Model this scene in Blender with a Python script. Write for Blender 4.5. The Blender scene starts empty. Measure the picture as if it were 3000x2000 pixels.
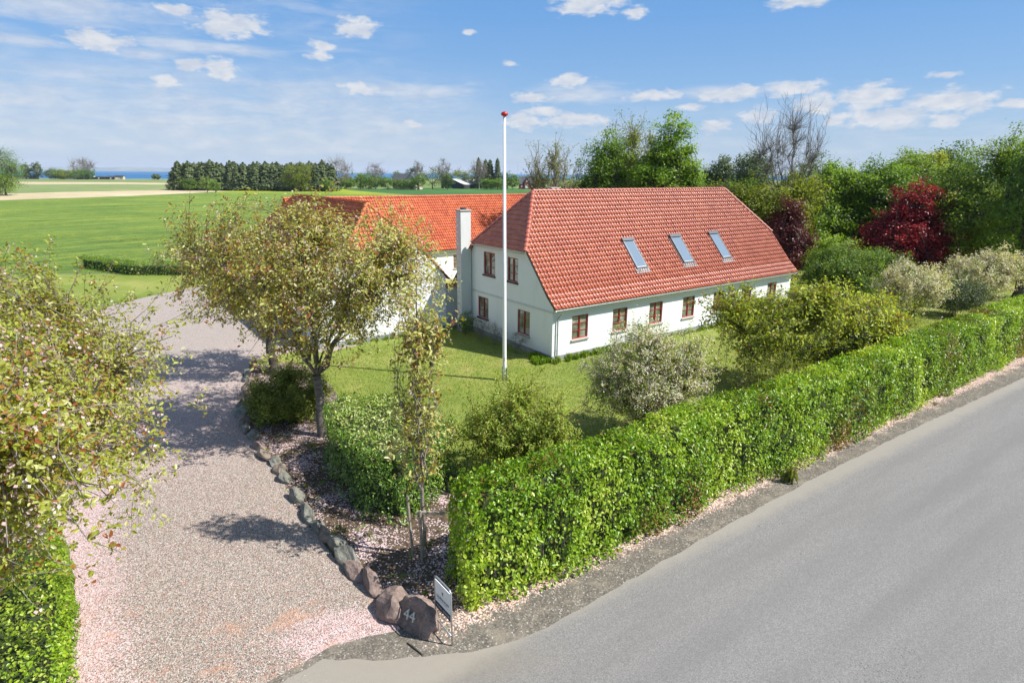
import bpy, bmesh, math, random
import numpy as np
from mathutils import Vector, Matrix, noise
R = math.radians
S = bpy.context.scene
COL = S.collection
# ------------------------------------------------------------------ camera
cd = bpy.data.cameras.new('camera'); cam = bpy.data.objects.new('camera', cd); COL.objects.link(cam)
cd.sensor_width = 36; cd.lens = 1763.5/3000*36; cd.clip_start = .1; cd.clip_end = 200000
cam.matrix_world = Matrix.Translation((0, 0, 10)) @ Matrix.Rotation(R(90-15.566), 4, 'X') @ Matrix.Rotation(R(.444), 4, 'Z')
S.camera = cam
# ------------------------------------------------------------------ exposure, sun, sky
S.view_settings.view_transform = 'Standard'; S.view_settings.look = 'None'
S.view_settings.exposure = 0.69; S.view_settings.gamma = 1
SUN_EL, SUN_AZ = R(48), R(103)          # azimuth clockwise from +Y
sdir = Vector((math.cos(SUN_EL)*math.sin(SUN_AZ), math.cos(SUN_EL)*math.cos(SUN_AZ), math.sin(SUN_EL)))
sl = bpy.data.lights.new('sun', 'SUN'); sl.energy = 4.7; sl.angle = R(.5); sl.color = (1, .965, .905)
so = bpy.data.objects.new('sun', sl); COL.objects.link(so)
so.rotation_euler = sdir.to_track_quat('Z', 'Y').to_euler()
W = bpy.data.worlds.new('World'); S.world = W; W.use_nodes = True

class NT:
    def __init__(s, t): s.t = t; s.n = t.nodes; s.l = t.links
    def new(s, k, **a):
        n = s.n.new(k)
        for x, y in a.items(): setattr(n, x, y)
        return n
    def put(s, sock, v):
        if hasattr(v, 'is_output') or isinstance(v, bpy.types.NodeSocket): s.l.new(v, sock)
        else: sock.default_value = v
    def m(s, op, a, b=None, c=None, clamp=False):
        n = s.new('ShaderNodeMath', operation=op, use_clamp=clamp); s.put(n.inputs[0], a)
        if b is not None: s.put(n.inputs[1], b)
        if c is not None: s.put(n.inputs[2], c)
        return n.outputs[0]
    def vm(s, op, a, b=None, c=None):
        n = s.new('ShaderNodeVectorMath', operation=op); s.put(n.inputs[0], a)
        if b is not None: s.put(n.inputs[1], b)
        if c is not None: s.put(n.inputs[2], c)
        return n.outputs[1] if op in ('LENGTH', 'DOT_PRODUCT') else n.outputs[0]
    def noise(s, v, scale=1, detail=4, rough=.5, dist=0):
        n = s.new('ShaderNodeTexNoise'); s.put(n.inputs['Scale'], scale); n.inputs['Detail'].default_value = detail
        n.inputs['Roughness'].default_value = rough; n.inputs['Distortion'].default_value = dist
        if v is not None: s.l.new(v, n.inputs['Vector'])
        return n.outputs[0]
    def ss(s, v, a, b):
        n = s.new('ShaderNodeMapRange', interpolation_type='SMOOTHSTEP'); s.put(n.inputs[0], v)
        n.inputs[1].default_value = a; n.inputs[2].default_value = b; return n.outputs[0]
    def mix(s, f, a, b, bt='MIX'):
        n = s.new('ShaderNodeMix', data_type='RGBA', blend_type=bt); s.put(n.inputs[0], f)
        for i, v in ((6, a), (7, b)):
            if isinstance(v, tuple): v = (v[0], v[1], v[2], 1)
            s.put(n.inputs[i], v)
        return n.outputs[2]
    def ramp(s, v, st, interp='LINEAR'):
        n = s.new('ShaderNodeValToRGB'); s.put(n.inputs[0], v); e = n.color_ramp.elements; n.color_ramp.interpolation = interp
        while len(e) < len(st): e.new(.5)
        for x, (p, c) in zip(e, st): x.position = p; x.color = (c[0], c[1], c[2], 1)
        return n.outputs[0]
# --- world: Nishita sky with clouds laid out by azimuth / elevation
w = NT(W.node_tree); w.n.clear()
sky = w.new('ShaderNodeTexSky', sky_type='NISHITA'); sky.sun_disc = False; sky.sun_elevation = SUN_EL; sky.sun_rotation = SUN_AZ
sky.altitude = 0; sky.air_density = 1.0; sky.dust_density = .35; sky.ozone_density = 2.2
tc = w.new('ShaderNodeTexCoord'); D = tc.outputs['Generated']
sp = w.new('ShaderNodeSeparateXYZ'); w.l.new(D, sp.inputs[0])
az = w.m('MULTIPLY', w.m('ARCTAN2', sp.outputs[0], sp.outputs[1]), 57.2958)
el = w.m('MULTIPLY', w.m('ARCSINE', sp.outputs[2]), 57.2958)
cb = w.new('ShaderNodeCombineXYZ'); w.l.new(az, cb.inputs[0]); w.l.new(el, cb.inputs[1]); AE = cb.outputs[0]
stretch = w.vm('MULTIPLY', AE, (.55, 1.25, 1))
n1 = w.noise(stretch, 1.25, 8, .6, .2)
n2 = w.noise(w.vm('MULTIPLY', AE, (.16, .9, 1)), 1.0, 6, .62, .6)
CL = [(-23.3,11.1,2.5,.8),(-27,11.7,1.2,.35),(-32.3,9.1,1.8,.6),(-24.3,7.8,1.2,.7),(-26.3,8,1,.5),(-28.1,6.7,1.3,.4),(-13.5,11.6,1.4,.7),(-16.3,10.1,.9,.35),(-16.5,9.3,.8,.35),(-13.3,6.9,1.5,.45),(-4,11.6,.5,.2),(6.2,13.7,2.3,.7),(10.1,12.9,.8,.4),(23.3,13,1.9,.4),(4.9,7.8,1.4,.5),(12.2,6.6,2.2,.35),(17.8,6.4,2,.4),(19.5,6.7,1.3,.5),(23.2,6.8,2.1,.5),(25.2,5.6,1.5,.7),(26.8,4.3,.7,.5),(20.9,4.7,1.2,.6),(17.6,4,1,.5),(28.8,5.9,1.8,.8),(34,5.3,2.4,.7),(30.2,4.3,2.8,.6),(34,4,.9,.4),(33.5,7.2,.9,.2),(37.8,5,.9,.3),(1.3,4.5,1.6,.6),(5.7,4.6,2.4,.5),(2.8,5.3,1.6,.35),(1.8,6.5,1.6,.4),(15.4,5.6,1,.22),(-9.1,4.1,.7,.3),(-.4,9.2,.6,.2)]
THIN = [(-36.3,8.6,3.4,.45),(-24.9,9.3,6.5,.6),(-8.8,6.9,5.6,1),(6.5,6.8,5.5,.9),(-29.4,8.4,3,.6),(18,6.7,4,.6),(-33,11.2,9,1.4)]
def field(L):
    acc = None
    for a, e, ra, re in L:
        ln = w.vm('LENGTH', w.vm('MULTIPLY_ADD', AE, (1/ra, 1/re, 0), (-a/ra, -e/re, 0)))
        acc = ln if acc is None else w.m('MINIMUM', acc, ln)
    return acc
f1 = field(CL); f2 = field(THIN)
m1 = w.ss(w.m('SUBTRACT', w.m('MULTIPLY_ADD', n1, 3.4, -.2), f1), -.1, .95)
m1 = w.m('MULTIPLY', m1, .92)
m2 = w.m('MULTIPLY', w.ss(w.m('SUBTRACT', w.m('MULTIPLY_ADD', n2, 2.6, -.15), f2), -.2, 1.1), .64)
# broad thin sheet on the left and towards the horizon
lf = w.m('MULTIPLY', w.ss(az, 4, -14), w.m('MULTIPLY', w.ss(el, 9.8, 5.5), w.ss(el, .2, 2.2)))
m3 = w.m('MULTIPLY', w.m('MULTIPLY', lf, w.ss(n2, .15, .75)), .72)
m4 = w.m('MULTIPLY', w.m('MULTIPLY', w.ss(az, -4, -18), w.ss(n2, .38, .7)), .3)
band = w.m('MULTIPLY', w.ss(el, 7.5, 2), w.m('MULTIPLY', w.ss(n2, .36, .75), .4))
other = w.m('MULTIPLY', w.m('MULTIPLY', w.ss(n1, .56, .74), .8), w.ss(w.m('ABSOLUTE', az), 44, 60))
mask = m1
for x in (m2, m3, m4, band, other): mask = w.m('MAXIMUM', mask, x)
shade = w.ss(w.noise(w.vm('ADD', stretch, (.12, .45, 0)), 1.0, 5, .55, .3), .3, .7)
ccol = w.mix(shade, (5.1, 5.15, 5.25), (3.75, 4.1, 4.75))
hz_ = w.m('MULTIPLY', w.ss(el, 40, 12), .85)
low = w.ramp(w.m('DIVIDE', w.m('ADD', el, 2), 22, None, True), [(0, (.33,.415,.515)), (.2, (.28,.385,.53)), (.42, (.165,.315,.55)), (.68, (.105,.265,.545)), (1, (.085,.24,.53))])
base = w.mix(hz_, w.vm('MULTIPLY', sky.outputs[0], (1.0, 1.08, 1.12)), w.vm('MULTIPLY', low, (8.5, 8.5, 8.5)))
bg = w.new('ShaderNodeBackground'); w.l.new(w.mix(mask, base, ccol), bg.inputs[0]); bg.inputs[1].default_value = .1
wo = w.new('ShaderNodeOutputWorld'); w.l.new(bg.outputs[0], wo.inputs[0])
W.cycles.sampling_method = 'MANUAL'; W.cycles.sample_map_resolution = 512

# ------------------------------------------------------------------ helpers
def tag(o, label=None, cat=None, group=None, kind=None):
    if label: o['label'] = label
    if cat: o['category'] = cat
    if group: o['group'] = group
    if kind: o['kind'] = kind
    return o
def thing(name, label, cat, loc=(0, 0, 0), rz=0, group=None):
    o = bpy.data.objects.new(name, None); COL.objects.link(o); o.location = loc; o.rotation_euler = (0, 0, rz)
    o.empty_display_size = .2
    return tag(o, label, cat, group)
def link(name, me, mat=None, parent=None):
    if mat:
        me.materials.clear()
        for x in (mat if isinstance(mat, (list, tuple)) else [mat]): me.materials.append(x)
    o = bpy.data.objects.new(name, me); COL.objects.link(o); o.parent = parent; return o
def npmesh(name, V, F, att=None, smooth=False):
    """V (n,3); F (m,k) constant size"""
    me = bpy.data.meshes.new(name); V = np.ascontiguousarray(V, dtype=np.float32); F = np.ascontiguousarray(F, dtype=np.int32)
    me.vertices.add(len(V)); me.vertices.foreach_set('co', V.ravel())
    k = F.shape[1]; me.loops.add(F.size); me.loops.foreach_set('vertex_index', F.ravel())
    me.polygons.add(len(F)); me.polygons.foreach_set('loop_start', np.arange(0, F.size, k, dtype=np.int32))
    try: me.polygons.foreach_set('loop_total', np.full(len(F), k, dtype=np.int32))
    except Exception: pass
    if smooth: me.polygons.foreach_set('use_smooth', np.ones(len(F), dtype=bool))
    if att is not None:
        a = me.attributes.new('v', 'FLOAT', 'POINT'); a.data.foreach_set('value', np.ascontiguousarray(att, dtype=np.float32))
    me.update(calc_edges=True); return me
class MB:
    """collects boxes / prisms / tubes into one mesh"""
    def __init__(s): s.v = []; s.f = []; s.fm = []; s.M = Matrix.Identity(4)
    def add(s, vs, fs, mi=0):
        o = len(s.v); s.v += [tuple(s.M @ Vector(p)) for p in vs]; s.f += [tuple(o+i for i in f) for f in fs]; s.fm += [mi]*len(fs)
    def box(s, x0, x1, y0, y1, z0, z1, mi=0):
        s.add([(x0,y0,z0),(x1,y0,z0),(x1,y1,z0),(x0,y1,z0),(x0,y0,z1),(x1,y0,z1),(x1,y1,z1),(x0,y1,z1)],
              [(0,3,2,1),(4,5,6,7),(0,1,5,4),(1,2,6,5),(2,3,7,6),(3,0,4,7)], mi)
    def prism(s, poly, z0, z1, mi=0):
        n = len(poly); s.add([(x,y,z0) for x,y in poly]+[(x,y,z1) for x,y in poly],
              [tuple(range(n))[::-1], tuple(range(n,2*n))]+[(i,(i+1)%n,n+(i+1)%n,n+i) for i in range(n)], mi)
    def tube(s, pts, r, k=8, cap=True, mi=0):
        pts = [Vector(p) for p in pts]; rs = r if isinstance(r, (list, tuple)) else [r]*len(pts)
        vs = []; n = len(pts); up = Vector((0,0,1))
        for i, p in enumerate(pts):
            d = (pts[min(i+1,n-1)]-pts[max(i-1,0)]).normalized()
            a = d.cross(up if abs(d.z) < .95 else Vector((1,0,0))).normalized(); b = d.cross(a)
            for j in range(k):
                t = 2*math.pi*j/k; vs.append(p+(a*math.cos(t)+b*math.sin(t))*rs[i])
        fs = [(i*k+j, i*k+(j+1)%k, (i+1)*k+(j+1)%k, (i+1)*k+j) for i in range(n-1) for j in range(k)]
        if cap: fs += [tuple(range(k))[::-1], tuple((n-1)*k+j for j in range(k))]
        s.add(vs, fs, mi)
    def build(s, name, mat, parent=None, smooth=False, bevel=0):
        me = bpy.data.meshes.new(name); me.from_pydata(s.v, [], s.f)
        for p, m in zip(me.polygons, s.fm): p.material_index = m; p.use_smooth = smooth
        bm = bmesh.new(); bm.from_mesh(me); bmesh.ops.recalc_face_normals(bm, faces=bm.faces)
        if bevel: bmesh.ops.bevel(bm, geom=bm.edges[:], offset=bevel, segments=2, affect='EDGES', clamp_overlap=True)
        bm.to_mesh(me); bm.free(); return link(name, me, mat, parent)
# ------------------------------------------------------------------ materials
def mat(name, fn):
    m = bpy.data.materials.new(name); m.use_nodes = True; t = NT(m.node_tree); t.n.clear()
    out = t.new('ShaderNodeOutputMaterial'); sh = fn(t); t.l.new(sh, out.inputs[0]); return m
def pr(t, col, rough=.8, bump=None, bs=.3, spec=.5, metal=0, coat=0, bd=.02, cr=.03):
    p = t.new('ShaderNodeBsdfPrincipled')
    t.put(p.inputs['Base Color'], (col[0],col[1],col[2],1) if isinstance(col, tuple) else col)
    t.put(p.inputs['Roughness'], rough); p.inputs['Specular IOR Level'].default_value = spec; p.inputs['Metallic'].default_value = metal
    p.inputs['Coat Weight'].default_value = coat; p.inputs['Coat Roughness'].default_value = cr
    if bump is not None:
        b = t.new('ShaderNodeBump'); b.inputs['Strength'].default_value = bs; b.inputs['Distance'].default_value = bd
        t.l.new(bump, b.inputs['Height']); t.l.new(b.outputs[0], p.inputs['Normal'])
    return p.outputs[0]
def oc(t, kind='Object'): return t.new('ShaderNodeTexCoord').outputs[kind]
def vor(t, v, scale, out='Color', feat='F1'):
    n = t.new('ShaderNodeTexVoronoi', feature=feat); n.inputs['Scale'].default_value = scale; t.l.new(v, n.inputs['Vector']); return n.outputs[out]
def plain(name, c, rough=.6, var=.12, sc=6, **k):
    def fn(t):
        v = oc(t); n = t.noise(v, sc, 5, .6)
        return pr(t, t.mix(t.ss(n, .3, .7), tuple(x*(1-var) for x in c), tuple(min(1, x*(1+var)) for x in c)), rough, **k)
    return mat(name, fn)
def leafmat(name, stops, rough=.45, trans=.35, spec=.4):
    def fn(t):
        a = t.new('ShaderNodeAttribute', attribute_name='v'); c = t.ramp(a.outputs['Fac'], stops)
        p = pr(t, c, rough, spec=spec); tr = t.new('ShaderNodeBsdfTranslucent'); t.l.new(t.mix(1, c, (1.35, 1.25, .6), 'MULTIPLY'), tr.inputs[0])
        m = t.new('ShaderNodeMixShader'); m.inputs[0].default_value = trans; t.l.new(p, m.inputs[1]); t.l.new(tr.outputs[0], m.inputs[2]); return m.outputs[0]
    return mat(name, fn)
def bark(name, a, b):
    def fn(t):
        v = oc(t); st = t.vm('MULTIPLY', v, (1, 1, 3.2)); n = t.noise(st, 4, 6, .65, .8); return pr(t, t.ramp(n, [(.3, a), (.62, b)]), .9, n, .6)
    return mat(name, fn)
BARK = bark('bark_grey', (.035,.03,.025), (.2,.175,.145)); BARKD = bark('bark_dark', (.03,.025,.02), (.11,.09,.07))
BARKP = bark('bark_pale', (.1,.085,.07), (.3,.26,.21)); BARKR = bark('bark_red', (.08,.02,.015), (.2,.06,.04))
L_CHERRY = leafmat('cherry_leaves', [(0,(.28,.08,.03)),(.22,(.4,.19,.06)),(.36,(.26,.27,.035)),(.55,(.4,.41,.07)),(.8,(.54,.54,.2)),(1,(.64,.62,.34))], .38, .45)
L_CHERRY2 = leafmat('cherry_leaves_green', [(0,(.3,.1,.03)),(.12,(.38,.2,.05)),(.26,(.27,.3,.03)),(.6,(.4,.43,.055)),(.8,(.5,.51,.16)),(1,(.62,.61,.3))], .36, .45)
L_CHERRY3 = leafmat('spreading_cherry_leaves', [(0,(.3,.13,.03)),(.12,(.32,.22,.035)),(.3,(.22,.3,.02)),(.65,(.38,.45,.04)),(1,(.52,.56,.12))], .4, .5)
L_CRAB = leafmat('crab_apple_leaves', [(0,(.12,.2,.025)),(.5,(.24,.34,.035)),(1,(.42,.5,.09))], .42, .45)
L_BLOSS = leafmat('blossom', [(0,(.42,.2,.2)),(.5,(.62,.44,.44)),(1,(.78,.68,.66))], .7, .3)
L_APPLE = leafmat('apple_blossom', [(0,(.55,.4,.36)),(.45,(.72,.66,.55)),(1,(.86,.84,.7))], .7, .35)
L_HEDGE = leafmat('beech_hedge_leaves', [(0,(.24,.12,.035)),(.13,(.24,.22,.025)),(.3,(.11,.23,.014)),(.62,(.23,.39,.016)),(.88,(.36,.49,.025)),(1,(.5,.58,.1))], .34, .4, .5)
L_LAUREL = leafmat('laurel_leaves', [(0,(.04,.09,.012)),(.5,(.12,.24,.022)),(.78,(.24,.36,.045)),(1,(.5,.52,.2))], .28, .22, .5)
L_BRIGHT = leafmat('maple_leaves', [(0,(.08,.16,.012)),(.5,(.17,.3,.018)),(1,(.31,.44,.045))], .45, .5)
L_MID = leafmat('mid_green_leaves', [(0,(.08,.15,.018)),(.5,(.16,.27,.028)),(1,(.31,.41,.06))], .45, .5)
L_DARK = leafmat('dark_green_leaves', [(0,(.045,.1,.018)),(.5,(.1,.2,.028)),(1,(.19,.31,.045))], .5, .5)
L_YEL = leafmat('yellow_green_leaves', [(0,(.13,.17,.014)),(.5,(.24,.3,.022)),(1,(.38,.42,.05))], .5, .5)
L_GREY = leafmat('willow_leaves', [(0,(.06,.09,.03)),(.5,(.11,.16,.05)),(1,(.2,.25,.09))], .5, .3)
L_PINE = leafmat('pine_needles', [(0,(.035,.055,.02)),(.5,(.07,.1,.03)),(1,(.14,.17,.05))], .7, .1)
L_COPPER = leafmat('copper_beech_leaves', [(0,(.08,.012,.018)),(.5,(.26,.018,.034)),(.85,(.48,.03,.04)),(1,(.6,.16,.13))], .33, .45)
L_COPD = leafmat('dark_copper_leaves', [(0,(.05,.014,.014)),(.6,(.15,.03,.028)),(1,(.3,.09,.08))], .4, .3)
L_YEW = leafmat('box_bush_leaves', [(0,(.07,.09,.012)),(.5,(.17,.21,.018)),(1,(.34,.37,.04))], .5, .25)
L_BARE = leafmat('twigs', [(0,(.16,.12,.09)),(1,(.3,.24,.2))], .9, .1)
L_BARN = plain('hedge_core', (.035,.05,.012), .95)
def grass_fn(cols, s1=1.2, s2=18, fl=None, fs=.7, dens=.62):
    def fn(t):
        v = oc(t); big = t.noise(v, s1*.12, 5, .6); mid = t.noise(v, s1, 5, .6); fine = t.noise(v, s2, 4, .7)
        f = t.m('ADD', t.m('MULTIPLY', big, .5), t.m('ADD', t.m('MULTIPLY', mid, .25), t.m('MULTIPLY', fine, .25)))
        c = t.ramp(f, [(.38, cols[0]), (.5, cols[1]), (.62, cols[2])])
        if fl:
            k = t.ss(t.noise(v, fs*20, 3, .8), dens, dens+.08)
            k = t.m('MULTIPLY', k, t.ss(t.noise(v, fs*.35, 4, .7), .46, .62)); c = t.mix(k, c, fl)
        return pr(t, c, .9, fine, .8, spec=.15, bd=.05)
    return fn
GRASS_BL = leafmat('grass_blades', [(0,(.1,.13,.02)),(.5,(.19,.25,.03)),(1,(.34,.36,.09))], .6, .3)
M_LAWN = mat('lawn', grass_fn([(.13,.185,.03),(.205,.255,.045),(.35,.33,.1)], 1.0, 26, (.62,.56,.46), .8, .6))
def field_fn(t):
    v = oc(t); st = t.vm('MULTIPLY', t.new('ShaderNodeVectorRotate', rotation_type='Z_AXIS').outputs[0], (1,1,1))
    vr = t.new('ShaderNodeVectorRotate', rotation_type='Z_AXIS'); t.l.new(v, vr.inputs['Vector']); vr.inputs['Angle'].default_value = R(35)
    rows = t.noise(t.vm('MULTIPLY', vr.outputs[0], (.35, .03, 1)), 1, 3, .6)
    big = t.noise(v, .05, 5, .6); mid = t.noise(v, .5, 6, .7); fine = t.noise(v, 4, 5, .75)
    f = t.m('ADD', t.m('MULTIPLY', rows, .3), t.m('ADD', t.m('MULTIPLY', big, .2), t.m('ADD', t.m('MULTIPLY', mid, .25), t.m('MULTIPLY', fine, .25))))
    c = t.ramp(f, [(.41, (.075,.14,.035)), (.5, (.16,.245,.045)), (.59, (.28,.345,.07))])
    k = t.m('MULTIPLY', t.ss(t.noise(v, 1.6, 5, .8), .53, .62), t.ss(t.noise(v, .07, 4, .7), .45, .6))
    c = t.mix(t.m('MULTIPLY', k, .75), c, (.55,.5,.02))
    return pr(t, c, .9, t.m('ADD', mid, fine), .9, spec=.1, bd=.3)
M_FIELD = mat('crop_field', field_fn)
M_FIELD2 = mat('dark_crop_field', grass_fn([(.04,.11,.025),(.06,.15,.035),(.09,.19,.05)], .08, 2))
M_MEADOW = mat('yellow_meadow', grass_fn([(.15,.22,.02),(.22,.3,.025),(.3,.36,.03)], .06, 1.2, (.6,.5,.03), .05, .5))
M_TERR = mat('terrain_grass', grass_fn([(.12,.17,.05),(.18,.23,.075),(.26,.27,.1)], .05, .7))
M_MARSH = mat('marsh', grass_fn([(.13,.2,.06),(.2,.25,.09),(.34,.29,.15)], .08, 1.5))
M_REED = mat('dry_reed', grass_fn([(.38,.3,.17),(.5,.41,.25),(.58,.5,.33)], .1, 2))
def gravel_fn(t):
    v = oc(t); sp_ = t.new('ShaderNodeSeparateXYZ'); t.l.new(v, sp_.inputs[0])
    wn = t.new('ShaderNodeSeparateColor'); t.l.new(vor(t, v, 48), wn.inputs[0]); r = wn.outputs[0]; g = wn.outputs[1]
    big = t.noise(v, .6, 5, .65); med = t.noise(v, 2.5, 4, .7)
    st = t.ramp(r, [(0,(.095,.08,.07)),(.3,(.225,.19,.158)),(.55,(.32,.268,.222)),(.8,(.42,.36,.3)),(1,(.6,.55,.48))])
    st = t.mix(t.ss(g, .88, .93), st, (.4,.2,.15))
    # petals blown to the left hedge, along the stones and in rusty patches near the road
    def blob(x, y, rx, ry):
        return t.vm('LENGTH', t.vm('MULTIPLY_ADD', v, (1/rx, 1/ry, 0), (-x/rx, -y/ry, 0)))
    # distance to the left hedge line (-12.1,14.4)->(-8.95,9.87)
    ld = t.m('ADD', t.m('MULTIPLY', t.m('ADD', sp_.outputs[0], 10.4), .82), t.m('MULTIPLY', t.m('SUBTRACT', sp_.outputs[1], 12.1), .57))
    edge = t.ss(t.m('ADD', ld, t.m('MULTIPLY', big, -1.6)), .9, -.7)
    pat = t.ss(t.m('ADD', blob(-3.6, 11.2, 1.5, .9), t.m('MULTIPLY', med, -1.0)), .8, .1)
    edge = t.m('MAXIMUM', t.m('MULTIPLY', edge, .8), t.m('MULTIPLY', t.ss(blob(-13.5, 27, 7, 12), 1.1, .2), .45))
    dens = t.m('MAXIMUM', t.m('MAXIMUM', edge, t.m('MULTIPLY', pat, .7)), t.m('MULTIPLY', t.ss(med, .5, .72), .16))
    k = t.m('LESS_THAN', t.m('ADD', g, t.m('MULTIPLY', big, .2)), t.m('MULTIPLY_ADD', dens, .8, .1))
    pc = t.ramp(wn.outputs[2], [(0,(.42,.24,.22)),(.5,(.58,.43,.42)),(1,(.72,.6,.59))])
    c = t.mix(k, st, pc)
    rust = t.m('MULTIPLY', t.ss(t.noise(v, 1.1, 5, .7, .5), .52, .68), t.ss(sp_.outputs[1], 13.5, 11.5))
    c = t.mix(t.m('MULTIPLY', rust, .55), c, t.mix(.6, c, (.6,.26,.13)))
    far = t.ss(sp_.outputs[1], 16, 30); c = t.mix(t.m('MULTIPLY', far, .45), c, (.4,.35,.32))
    return pr(t, c, .9, vor(t, v, 48, 'Distance'), .8, spec=.2, bd=.015)
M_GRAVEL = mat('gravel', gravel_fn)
def bed_fn(t):
    v = oc(t); wn = t.new('ShaderNodeSeparateColor'); t.l.new(vor(t, v, 26), wn.inputs[0])
    soil = t.ramp(t.noise(v, 6, 6, .7), [(.35,(.045,.035,.025)),(.65,(.16,.115,.075))])
    pc = t.ramp(wn.outputs[2], [(0,(.38,.24,.24)),(.5,(.55,.42,.43)),(1,(.68,.58,.58))])
    d = t.ss(t.noise(v, .9, 5, .65), .42, .66); k = t.m('LESS_THAN', wn.outputs[1], t.m('MULTIPLY_ADD', d, .5, .06))
    c = t.mix(k, soil, pc); gr = t.ss(t.noise(v, 1.7, 5, .7), .58, .66); c = t.mix(t.m('MULTIPLY', gr, .7), c, (.14,.2,.03))
    return pr(t, c, .95, wn.outputs[0], .6, spec=.1)
M_BED = mat('petal_bed', bed_fn)
def verge_fn(t):
    v = oc(t); wn = t.new('ShaderNodeSeparateColor'); t.l.new(vor(t, v, 34), wn.inputs[0])
    c = t.ramp(wn.outputs[0], [(0,(.09,.08,.068)),(.6,(.16,.14,.112)),(.93,(.23,.205,.165)),(1,(.45,.42,.38))])
    n = t.noise(v, 1.4, 6, .7); c = t.mix(t.ss(n, .45, .7), c, t.mix(.5, c, (.34,.29,.22)))
    # distance from hedge line through (-1,11.7) direction (.82,.57)
    s = t.new('ShaderNodeSeparateXYZ'); t.l.new(v, s.inputs[0])
    d = t.m('ADD', t.m('MULTIPLY', t.m('SUBTRACT', s.outputs[0], -1), -.57), t.m('MULTIPLY', t.m('SUBTRACT', s.outputs[1], 11.85), .82))
    den = t.m('MULTIPLY', t.ss(t.m('ADD', d, t.m('MULTIPLY', n, 1.1)), .05, .5), t.ss(s.outputs[0], -2.0, -.9))
    k = t.m('MULTIPLY', t.m('LESS_THAN', wn.outputs[1], t.m('MULTIPLY', den, .6)), 1)
    c = t.mix(k, c, t.ramp(wn.outputs[2], [(0,(.5,.28,.2)),(1,(.8,.62,.55))]))
    g = t.m('MULTIPLY', t.ss(t.noise(v, 2.3, 5, .75), .58, .66), den); c = t.mix(g, c, (.17,.2,.04))
    return pr(t, c, .95, wn.outputs[0], .7, spec=.15)
M_VERGE = mat('gravel_verge', verge_fn)
def asphalt_fn(t):
    v = oc(t); f = t.noise(v, 90, 3, .8); wn = t.new('ShaderNodeSeparateColor'); t.l.new(vor(t, v, 60), wn.inputs[0])
    vr = t.new('ShaderNodeVectorRotate', rotation_type='Z_AXIS'); t.l.new(v, vr.inputs['Vector']); vr.inputs['Angle'].default_value = R(-34.5)
    s = t.new('ShaderNodeSeparateXYZ'); t.l.new(vr.outputs[0], s.inputs[0]); wob = t.noise(v, .35, 4, .6)
    lane = t.noise(t.vm('MULTIPLY', vr.outputs[0], (.12, 1.1, 1)), 1, 4, .55)
    c = t.ramp(t.m('ADD', t.m('MULTIPLY', f, .6), t.m('MULTIPLY', wn.outputs[0], .4)), [(.25,(.135,.128,.118)),(.5,(.205,.195,.182)),(.8,(.3,.288,.27))])
    c = t.mix(t.m('MULTIPLY', t.ss(lane, .42, .64), .3), c, (.15,.143,.134))
    # worn patch of dark chippings along the middle of the lane
    y = s.outputs[1]; pk = t.vm('LENGTH', t.vm('MULTIPLY_ADD', vr.outputs[0], (1/4.2, 1/.55, 0), (-9.5/4.2, -3.9/.55, 0)))
    w3 = t.new('ShaderNodeSeparateColor'); t.l.new(vor(t, v, 17), w3.inputs[0])
    k = t.m('MULTIPLY', t.m('LESS_THAN', vor(t, v, 17, 'Distance'), .33), t.m('LESS_THAN', w3.outputs[0], t.ss(t.m('ADD', pk, t.m('MULTIPLY', wob, .7)), 1.6, .35)))
    c = t.mix(t.m('MULTIPLY', k, .6), c, (.075,.072,.068))
    trk = t.m('MULTIPLY', t.m('ADD', t.ss(t.m('ABSOLUTE', t.m('SUBTRACT', y, 6.7)), .55, .1), t.ss(t.m('ABSOLUTE', t.m('SUBTRACT', y, 4.9)), .55, .1)), t.ss(wob, .2, .6)); c = t.mix(t.m('MULTIPLY', trk, .22), c, (.14,.135,.13))
    sp2 = t.m('LESS_THAN', vor(t, v, 1.3, 'Distance'), .035); c = t.mix(t.m('MULTIPLY', sp2, .7), c, (.06,.055,.05))
    ap = t.ss(t.m('ADD', t.vm('LENGTH', t.vm('MULTIPLY_ADD', v, (1/3.2, 1/1.0, 0), (2.2/3.2, -10.6, 0))), t.m('MULTIPLY', wob, .5)), 1.5, .6)
    c = t.mix(t.m('MULTIPLY', ap, .75), c, t.mix(t.noise(v, 5, 6, .7), (.16,.135,.1), (.28,.25,.2)))
    # sandy edge next to the shoulder
    ed = t.ss(t.m('ADD', y, t.m('MULTIPLY', t.noise(v, 1.1, 6, .7), .5)), 8.9, 9.5)
    c = t.mix(t.m('MULTIPLY', ed, .6), c, (.33,.295,.24))
    return pr(t, c, .88, f, .35, spec=.25, bd=.01)
M_ASPH = mat('asphalt', asphalt_fn)
def sea_fn(t):
    v = oc(t); n = t.noise(t.vm('MULTIPLY', v, (.0006, .004, 1)), 1, 5, .6)
    return pr(t, t.ramp(n, [(.35,(.014,.1,.23)),(.65,(.025,.15,.3))]), .55, t.noise(v, .12, 4, .7), .6, spec=.25)
M_SEA = mat('sea', sea_fn); M_BEACH = plain('beach_sand', (.55,.48,.36), .95, .1, .1)
M_COAST = plain('far_coast', (.16,.2,.1), .95, .5, .0012)
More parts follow.
